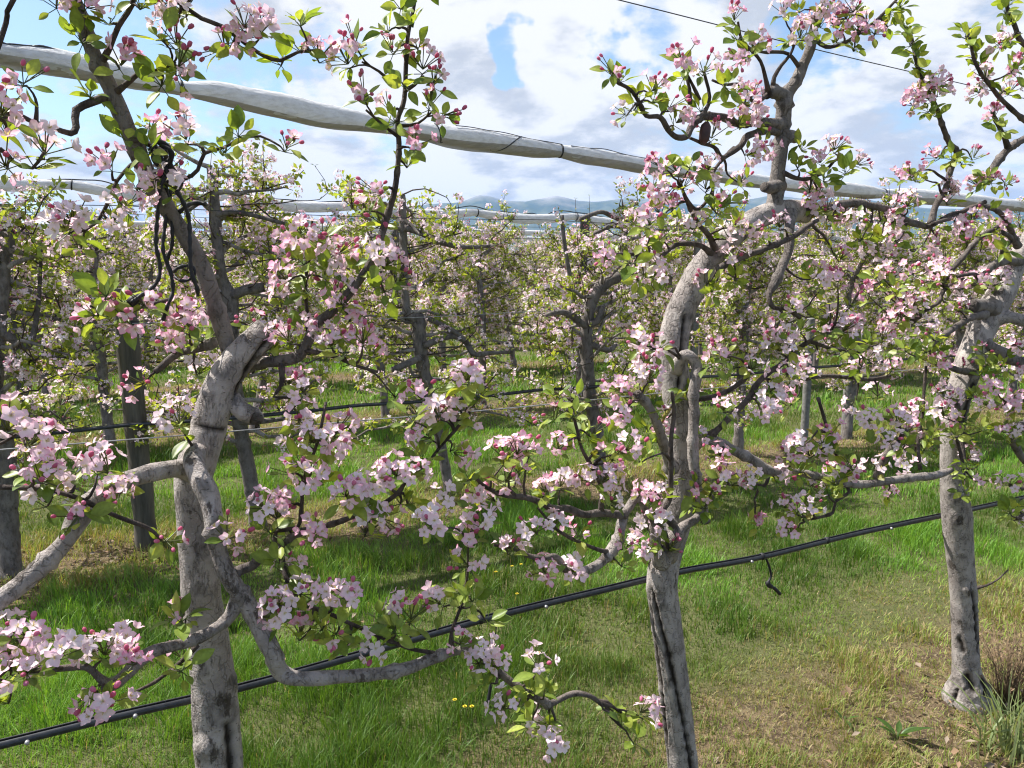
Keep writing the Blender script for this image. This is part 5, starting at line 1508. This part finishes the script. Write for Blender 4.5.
wire('support_wire', 0, 0, .0013, 'thin twisted wire at chest height along the nearest trunks', 'wire', M_wire, 0, 0, 'wires of the trellis', pts=[(-150, 462, .05), (47, 446, .05), (200, 434, .06), (356, 421, .05), (500, 409, .04), (652, 394, .03), (800, 380, .05), (1000, 362, .06), (1150, 350, .06), (1500, 318, .06)])
wire('support_wire', 0, 0, .0014, 'thin dark wire strung across the clouds above the nearest row', 'wire', M_black, 0, 0, 'wires of the trellis', pts=[(300, -78, .02), (619, 0, .02), (818, 50, .02), (968, 85, .02), (1018, 97, .02), (1200, 138, .02), (1500, 190, .02)])
for row, h, lab in ((1, 1.30, 'thin wire through the crowns of the second row at chest height'), (1, 1.93, 'upper thin wire through the tops of the second row'), (2, 1.95, 'upper thin wire through the tops of the third row'), (2, 2.08, 'topmost thin wire just below the third row net'), (3, 2.0, 'upper thin wire through the tops of the fourth row')):
    wire('support_wire', row, h, .0022, lab, 'wire', M_wire if h < 1.5 else M_black, -8 - row * 2, 10 + row * 7, 'wires of the trellis')


def hose(row, h, r, label, sag=.012, detail=True, s0=-6, s1=9):
    root = empty('drip_hose', ALONG(row, 0) + [0, 0, h])
    org = ALONG(row, 0) + [0, 0, h]
    tag(root, label, 'hose', 'drip hoses along the rows')
    s = np.arange(s0, s1, .06)
    off = -.055 if row == 0 else -.05
    P = np.array([ALONG(row, k, off) for k in s]); P[:, 2] = h - sag * np.sin(math.pi * (((s + .07) % 1.3) / 1.3))
    if row == 0:
        off = .062
        P = spline(np.array([RP(x, y, off)[0] for x, y in ((-330, 820), (-120, 774), (0, 745), (110, 718), (240, 688), (370, 652), (497, 616), (600, 591), (680, 572), (762, 557), (860, 533), (960, 512), (1024, 498), (1150, 470), (1300, 436), (1560, 376))]), .05)
    m = MB(); V, f, _ = tube(P, r, 12); m.add(V, f, (1, 1, 1), 0); m.build('pipe', [M_black], root, org)
    if detail:
        m = MB(); V, f, _ = tube(P + np.array([0, 0, r + .0018]), .0017, 6); m.add(V, f, (1, 1, 1), 0); m.build('carrier_wire', [M_rubber], root, org)
    if row == 0:
        px, py, _ = proj(P)
        for x in (14, 136, 548, 744, 892):                      # drippers
            i = int(np.argmin(abs(px - x)))
            t = unit(P[i + 1] - P[i - 1])
            q = P[i] - NN * r * .9 - np.array([0, 0, r * .3])
            m = MB(); V, f, _ = tube(np.array([q + NN * .002, q - NN * .006, q - NN * .0085]), np.array([.0045, .0045, .003]), 10); m.add(V, f, (1, 1, 1), 0)
            m.build('dripper', [M_wire], root, org)
        for x in (497, 486, 762, 826):                           # clips round pipe and wire
            i = int(np.argmin(abs(px - x))); t = unit(P[i + 1] - P[i - 1])
            m = MB(); V, f, _ = tube(np.array([P[i] - t * .006, P[i] - t * .003, P[i] + t * .003, P[i] + t * .006]) + [0, 0, .002], np.array([r * 1.1, r * 1.35, r * 1.35, r * 1.1]), 12); m.add(V, f, (1, 1, 1), 0)
            m.build('clip', [M_rubber], root, org)
        for pts, rr in (([(765, 556), (769, 566), (771, 576), (768, 584), (774, 588), (780, 594)], .0035), ([(497, 618), (495, 634), (492, 655), (491, 678), (490, 690), (488, 702)], .0026)):
            Q = np.array([RP(x, y, off)[0] for x, y in pts]); Q = spline(Q, .008)
            R = np.full(len(Q), rr); R[-6:] *= 1.7
            if rr > .003:
                k = int(len(Q) * .62); R[k - 2:k + 3] *= 2.2
            m = MB(); V, f, _ = tube(Q, R, 8); m.add(V, f, (1, 1, 1), 0); m.build('hanging_end', [M_rubber], root, org)


hose(0, .758, .0084, 'black drip hose stretched low past the nearest trunks')
hose(1, .745, .010, 'black drip hose along the second row, lit grass behind it', s0=-7, s1=14)
hose(2, .745, .010, 'black drip hose along the third row over a strip of dry grass', detail=False, s0=-9, s1=22)
hose(3, .745, .010, 'black drip hose along the fourth row of trunks', detail=False, s0=-9, s1=28)
hose(4, .745, .010, 'black drip hose along the fifth row of trunks', detail=False, s0=-9, s1=32)


def post(px, top_y, row, r, label, mat, square=False, off=0.0, lean=0.0, name='orchard_post'):
    T, t = RP(px, top_y, SP * row + off)
    B = np.array([T[0] + lean, T[1], -.05])
    H = T[2]
    z = np.concatenate([[-.05, .0], np.linspace(.08, H - .02, 14), [H - .006, H]])
    P = B + np.outer((z + .05) / (H + .05), T - B)
    R = np.full(len(z), r); R[:-1] *= 1 + .03 * np.random.RandomState(int(px)).normal(size=len(z) - 1); R[-2] *= .97; R[-1] *= .84
    org = np.array([B[0], B[1], 0])
    root = empty(name, org)
    tag(root, label, 'post', 'posts in the rows')
    m = MB()
    V, f, O = tube(P, R, 4 if square else 18)
    if not square:
        n = len(P) * 18
        V[:n] += O * (r * .05 * wob(V[:n] * np.array([1, 1, .25]), 60.0))[:, None]
    m.add(V, f, (1, 1, 1), 0); m.build('shaft', [mat], root, org, smooth=not square)
    m = MB()                                                    # the staple ring that carries the wire
    z2 = min(H - .1, 1.9 if row > 1 else 1.3)
    c = B + (T - B) * ((z2 + .05) / (H + .05))
    V, f, _ = tube(np.array([c - [0, 0, .012], c - [0, 0, .006], c + [0, 0, .006], c + [0, 0, .012]]), r * np.array([1.02, 1.12, 1.12, 1.02]), 4 if square else 16)
    m.add(V, f, (1, 1, 1), 0); m.build('wire_band', [M_rubber], root, org, smooth=not square)


post(123, 288, 1, .060, 'thick weathered round wooden post in the second row', M_post, off=.06, lean=.03)
post(585, 216, 2, .055, 'tall grey post rising above the third row crowns to the net', M_post)
post(6, 204, 2, .06, 'grey post carrying the far net at the row beginning', M_post)
post(698, 238, 2, .05, 'grey post half hidden behind the curve of the looping-limbed tree', M_concrete, off=-.1)
post(811, 318, 1, .035, 'slim grey post in lit grass, the thinner of two standing side by side', M_concrete, off=.1)
post(852, 330, 1, .040, 'thicker of two grey posts side by side, the one closer to the swollen-based tree', M_concrete, off=.12)
post(395, 226, 3, .055, 'thin distant post in the fourth row between crowns', M_post)
post(655, 232, 3, .055, 'distant post in the fourth row behind the slanted sawn limb', M_post)


# black rubber ties and old tubing hanging from the leaning limb
def tangle():
    lines = [([(152, 140), (160, 155), (166, 172), (160, 190), (157, 222), (156, 245), (160, 265), (158, 280), (150, 290), (140, 296), (131, 303)], 2.6),
             ([(160, 170), (168, 196), (165, 225), (163, 250), (170, 270), (173, 290), (168, 305), (163, 320)], 2.6),
             ([(170, 190), (172, 225), (172, 245), (167, 262), (172, 276)], 2.4), ([(176, 190), (184, 204), (189, 220), (190, 245), (191, 270), (197, 288), (198, 296)], 2.8),
             ([(174, 272), (178, 268), (184, 266), (191, 266), (195, 272), (190, 279), (182, 281), (175, 277)], 2.2), ([(178, 213), (186, 206), (195, 203), (206, 204)], 3.2),
             ([(150, 150), (158, 142), (168, 146), (170, 158), (162, 166), (153, 160), (156, 150)], 2.6), ([(156, 140), (166, 152), (160, 168), (150, 172)], 2.6),
             ([(145, 176), (152, 182), (164, 183), (172, 178)], 2.6), ([(160, 145), (172, 152), (168, 170), (158, 178)], 2.6)]
    org = RP(165, 200, 0)[0]
    root = empty('tree_tie', org)
    tag(root, 'tangle of black rubber ties hanging from the leaning limb of the nearest tree', 'tree tie')
    rng = np.random.RandomState(3)
    for k, (pts, r) in enumerate(lines):
        d0 = -.075 + .02 * (k % 3)
        Q = []
        for (x, y) in pts:
            p, t = RP(x, y, d0 + rng.normal(0, .006)); Q.append([*p, r * t / F])
        S = spline(np.array(Q), .006)
        S[:, 3] *= .74 * (1 + .22 * np.sin(np.arange(len(S)) * 1.6))
        m = MB(); V, f, _ = tube(S[:, :3], S[:, 3], 8); m.add(V, f, (1, 1, 1), 0)
        m.build('rubber_strap', [M_rubber], root, org)
    Q = np.array([RP(x, y, -.07)[0] for x, y in ((140, 296), (134, 300), (129, 304))])
    m = MB(); V, f, _ = tube(Q, np.array([.005, .009, .008]), 10); m.add(V, f, (1, 1, 1), 0); m.build('strap_knob', [M_rubber], root, org)


tangle()


def dispenser():
    c = RP(705, 134, -.12)[0]
    root = empty('pheromone_dispenser', c)
    tag(root, 'dark reddish-brown plastic dispenser hanging under a thin upper branch', 'dispenser')
    m = MB()
    Q = np.array([RP(x, y, -.12)[0] for x, y in ((707, 122), (706, 126), (705, 132), (704, 140), (703, 143))])
    V, f, O = tube(Q, np.array([.005, .012, .0135, .0125, .006]), 14)
    V = V.copy(); V[:, 1] = (V[:, 1] - c[1]) * .5 + c[1]
    m.add(V, f, (1, 1, 1), 0); m.build('capsule', [M_brown], root, c)
    m = MB()
    Q = spline(np.array([RP(x, y, d)[0] for x, y, d in ((707, 123, -.12), (709, 118, -.125), (711, 113, -.115), (708, 112, -.09), (706, 118, -.10))]), .004)
    V, f, _ = tube(Q, .0016, 6); m.add(V, f, (1, 1, 1), 0); m.build('hook', [M_brown], root, c)


dispenser()


# ------------------------------------------------------------------ grass, weeds, litter
def row_off(X, Y):
    q = (X - O1[0]) * NN[0] + (Y - O1[1]) * NN[1]
    return np.abs((q + SP / 2) % SP - SP / 2), q


def dryness(X, Y):
    a, q = row_off(X, Y)
    first = np.abs(q) < SP / 2
    s = (X - O1[0]) * D[0] + (Y - O1[1]) * D[1]
    wide = np.where(first, .38 + .26 * sstep(s, -1.7, -.3), .40)
    n = (vn(X, Y, .6) - .5) * .55 + (vn(X + 31, Y + 7, .22) - .5) * .3
    d = sstep(a + n * .9, wide + .22, wide - .22)
    d = d * np.where(first, .12 + .80 * sstep(s, -1.7, -.5), .85)
    return np.clip(d + .16 * sstep(vn(X + 5, Y + 50, .9), .55, .85), 0, 1)


def build_grass():
    rng = np.random.RandomState(77)
    zones = [(.9, 3.0, 17000, .46), (3.0, 5.2, 8500, .62), (5.2, 8.5, 3000, 1.0), (8.5, 14, 640, 2.2), (14, 26, 130, 4.2)]
    Vs, Cs, n0 = [], [], 0
    quads, tris = [], []
    for (y0, y1, dens, wmul) in zones:
        w1 = y1 * .76 + 1.1
        area = (y1 - y0) * 2 * w1
        n = int(area * dens)
        X = rng.uniform(-w1, w1, n); Y = rng.uniform(y0, y1, n)
        keep = np.abs(X) < Y * .76 + 1.1
        X, Y = X[keep], Y[keep]
        dry = dryness(X, Y)
        clump = vn(X + 3, Y, .19) * .6 + vn(X, Y + 13, .5) * .4
        # tufts are thick where the grass is lush, thin where it is dry
        bare = dry * sstep(vn(X + 80, Y + 40, .28), .45, .75)
        keep = rng.uniform(0, 1, len(X)) < np.clip(.55 + .7 * clump - .45 * bare, .2, 1)
        X, Y, dry, clump = X[keep], Y[keep], dry[keep], clump[keep]
        n = len(X)
        isdry = rng.uniform(0, 1, n) < dry * .48 + .02
        ht = (.034 + .074 * sstep(clump, .38, .78)) * rng.uniform(.45, 1.3, n) * (.7 + .6 * vn(X + 60, Y + 20, .09)) * (1 - .30 * dry)
        ht *= np.where(isdry, .8, 1)
        if wmul > 2:
            ht *= 1.15
        wd = rng.uniform(.0016, .0036, n) * wmul
        # blades of one tuft lean the same way
        base_a = vn(X, Y + 90, .11) * 14
        an = base_a + rng.normal(0, 1.2, n)
        lean = np.abs(rng.normal(.35, .35, n)) + .22 * dry * rng.uniform(0, 1.6, n)
        lean = np.clip(lean, .03, 1.45)
        dx, dy = np.cos(an), np.sin(an)
        sxn, syn = -np.sin(an + rng.normal(0, .6, n)), np.cos(an)
        Z0 = (np.exp(-((X / 14) ** 2 + ((Y - 4) / 14) ** 2) ** 2)) * ((vn(X, Y, .55) - .5) * .035)
        P = np.empty((n, 7, 3))
        for k, (u, wf) in enumerate(((0, 1), (.38, .92), (.74, .6), (1, 0))):
            bend = lean * (.35 * u + .65 * u * u)
            px = X + dx * ht * bend * 1.0; py = Y + dy * ht * bend
            pz = Z0 - .003 + ht * u * np.cos(np.clip(lean * u, 0, 1.35)) ** .8
            if k < 3:
                P[:, 2 * k, 0] = px - sxn * wd * wf; P[:, 2 * k, 1] = py - syn * wd * wf; P[:, 2 * k, 2] = pz
                P[:, 2 * k + 1, 0] = px + sxn * wd * wf; P[:, 2 * k + 1, 1] = py + syn * wd * wf; P[:, 2 * k + 1, 2] = pz
            else:
                P[:, 6, 0] = px; P[:, 6, 1] = py; P[:, 6, 2] = pz
        t = rng.uniform(0, 1, (n, 1))
        patch = vn(X + 200, Y, .8)[:, None]
        lush = np.array([.062, .150, .018]) * (1 - t) + np.array([.150, .275, .036]) * t
        lush = lush * (.66 + .75 * sstep(patch, .2, .85))
        lush = lush * np.array([1, 1, 1]) + np.array([.022, .016, .003]) * sstep(1 - clump, .45, .75)[:, None]
        yel = np.array([.22, .265, .055]) * (1 - t) + np.array([.35, .345, .105]) * t
        straw = np.array([.38, .31, .15]) * (1 - t) + np.array([.27, .205, .10]) * t
        c = lush * (1 - dry[:, None] * .62) + yel * dry[:, None] * .62
        c = np.where(isdry[:, None], straw, c)
        Vs.append(P.reshape(-1, 3)); Cs.append(np.repeat(c, 7, 0))
        b = n0 + np.arange(n) * 7
        quads.append(np.stack([b, b + 1, b + 3, b + 2], 1)); quads.append(np.stack([b + 2, b + 3, b + 5, b + 4], 1))
        tris.append(np.stack([b + 4, b + 5, b + 6], 1))
        n0 += n * 7
    mb = MB()
    mb.add(np.concatenate(Vs), [np.concatenate(quads), np.concatenate(tris)], np.concatenate(Cs), 0)
    o = mb.build('grass', [M_grass])
    tag(o, 'lush green grass between the rows, drier and yellow under the trees', 'grass', None, 'stuff')


build_grass()


def build_litter():
    """curled brown dead leaves and bits of bark on the bare soil"""
    rng = np.random.RandomState(6)
    mb = MB()
    spots = [(1.02, 1.92, .30, 600), (1.35, 2.1, .22, 350), (1.25, 1.9, .2, 300), (.6, 1.75, .3, 160), (-2.2, 4.15, .5, 380), (-3.0, 3.9, .4, 150), (-.9, 3.2, .3, 60), (1.75, 2.55, .25, 120)]
    for (cx, cy, rad, n) in spots:
        for _ in range(n):
            p = np.array([cx + rng.normal(0, rad), cy + rng.normal(0, rad * .55), rng.uniform(.008, .04)])
            ln = rng.uniform(.012, .040)
            c = np.array([.16, .105, .065]) * rng.uniform(.35, 1.6) if rng.uniform() < .75 else np.array([.21, .165, .125])
            d = unit([rng.normal(), rng.normal(), rng.normal(0, .35)])
            leaf(mb, rng, p, d, np.array([0, 0, 1.]) + rng.normal(0, .5, 3), ln, ln * rng.uniform(.2, .7), c, 0, 0)
    o = mb.build('leaf_litter', [plain_vc('dead_leaf')])
    tag(o, 'brown dead leaves and bark bits on bare soil under the trees', 'leaf litter', None, 'stuff')


def plain_vc(name):
    m, nt, L = new_mat(name)
    at = N_(nt, 'ShaderNodeAttribute', attribute_name='Col')
    p = N_(nt, 'ShaderNodeBsdfPrincipled'); L(at.outputs['Color'], p.inputs['Base Color']); p.inputs['Roughness'].default_value = .85
    p.inputs['Specular IOR Level'].default_value = .2
    out = N_(nt, 'ShaderNodeOutputMaterial'); L(p.outputs[0], out.inputs['Surface'])
    return m


build_litter()


def ground_pt(px, py):
    r = ray(px, py)
    return C0 + r * (-CAM_H / r[2])


def build_weeds():
    rng = np.random.RandomState(12)
    # dry brown tuft by the third trunk
    c = ground_pt(1006, 702)
    root = empty('dry_weed', c); tag(root, 'brown dried weed tuft standing beside the swollen pale trunk base', 'weed')
    mb, hd = MB(), MB()
    for _ in range(150):
        a = rng.uniform(0, 6.28); r0 = rng.uniform(0, .05)
        b = c + [math.cos(a) * r0, math.sin(a) * r0, -.01]
        h = rng.uniform(.14, .30); le = rng.normal(0, .35)
        e = b + [math.cos(a) * h * abs(le) + rng.normal(0, .02), math.sin(a) * h * abs(le), h]
        V, f, _ = tube(twig_path(rng, b, e, [0, 0, 1], 4), np.linspace(.0014, .0007, 4), 3)
        k = rng.uniform(.6, 1.3)
        mb.add(V, f, np.array([.17, .12, .075]) * k, 0)
        for _ in range(5):
            q = b + (e - b) * rng.uniform(.45, 1.0)
            leaf(hd, rng, q, unit(rng.normal(0, .7, 3) + [0, 0, 1]), np.array([1., 0, 0]), rng.uniform(.008, .02), .004, np.array([.2, .135, .085]) * rng.uniform(.6, 1.3), 0, 0)
    m = plain_vc('dry_weed')
    mb.build('stalk', [m], root, c); hd.build('foliage', [m], root, c)
    # long green tussock at the picture's corner
    c = ground_pt(1010, 752)
    mb = MB()
    for _ in range(70):
        a = rng.uniform(0, 6.28); b = c + [rng.normal(0, .05), rng.normal(0, .04), -.005]
        h = rng.uniform(.12, .30); le = abs(rng.normal(.4, .3))
        e = b + [math.cos(a) * h * le, math.sin(a) * h * le, h * math.cos(min(1.2, le))]
        P = twig_path(rng, b, e, [0, 0, 1], 5)
        s = unit(np.cross(e - b, [rng.normal(), rng.normal(), .1]))
        w = np.array([.003, .0034, .003, .002, .0004])[:, None]
        V = np.stack([P - s * w, P + s * w], 1).reshape(-1, 3)
        i = np.arange(4) * 2
        t = rng.uniform()
        mb.add(V, [np.stack([i, i + 1, i + 3, i + 2], 1)], np.array([.13, .19, .06]) * (1 - t) + np.array([.28, .32, .16]) * t, 0)
    o = mb.build('grass_tussock', [M_grass], None, c); o.location = c
    tag(o, 'tall green grass tussock just in front of the swollen pale trunk base', 'grass tuft')
    # broad-leaved weeds
    for k, (px, py, n, sz, lab) in enumerate(((898, 738, 6, .085, 'broad-leaved green weed on the bare soil below the swollen-based tree'), (845, 722, 3, .055, 'small upright green weed on the dry grass near the bare soil'))):
        c = ground_pt(px, py)
        mb = MB()
        for i in range(n):
            a = i * 2.4 + rng.uniform(-.3, .3)
            ln = sz * rng.uniform(.7, 1.3)
            leaf(mb, rng, c + [math.cos(a) * .008, math.sin(a) * .008, .012], unit([math.cos(a), math.sin(a), rng.uniform(.25, 1.0)]), np.array([0, 0, 1.]), ln, ln * .34, np.array([.06, .12, .022]) * rng.uniform(.8, 1.3), 1, 0)
        V, f, _ = tube(np.array([c + [0, 0, -.01], c + [0, 0, .02]]), .004, 6); mb.add(V, f, (.1, .16, .05), 0)
        o = mb.build('weed', [M_leaf], None, c); o.location = c
        tag(o, lab, 'weed', 'weeds in the grass')
    # dandelions
    for k, (px, py) in enumerate(((496, 584), (512, 578), (521, 576), (517, 607), (455, 718), (465, 725), (472, 725))):
        c = ground_pt(px, py + 4)
        root = empty('dandelion', c)
        tag(root, 'small yellow dandelion in the grass below the drip hose' if k > 3 else 'small yellow dandelion in the lush grass behind the drip hose', 'dandelion', 'dandelions before the hose' if k > 3 else 'dandelions behind the hose')
        h = .085
        m = MB(); V, f, _ = tube(np.array([c + [0, 0, -.01], c + [.002, 0, h * .5], c + [0, 0, h]]), .0016, 5); m.add(V, f, (.14, .2, .06), 0); m.build('stalk', [M_leaf], root, c)
        m = MB()
        for ring, (nn, L, el) in enumerate(((16, .008, .25), (12, .0065, .7), (7, .0045, 1.1))):
            for i in range(nn):
                a = i * 6.283 / nn + ring
                d = np.array([math.cos(a) * math.cos(el), math.sin(a) * math.cos(el), math.sin(el)])
                s = np.array([-math.sin(a), math.cos(a), 0]) * .0016
                b = c + [0, 0, h]
                m.add(np.array([b - s, b + s, b + d * L + s, b + d * L - s]), [np.array([[0, 1, 2, 3]])], (1, 1, 1), 0)
        m.build('flower_head', [M_yellow], root, c)


build_weeds()
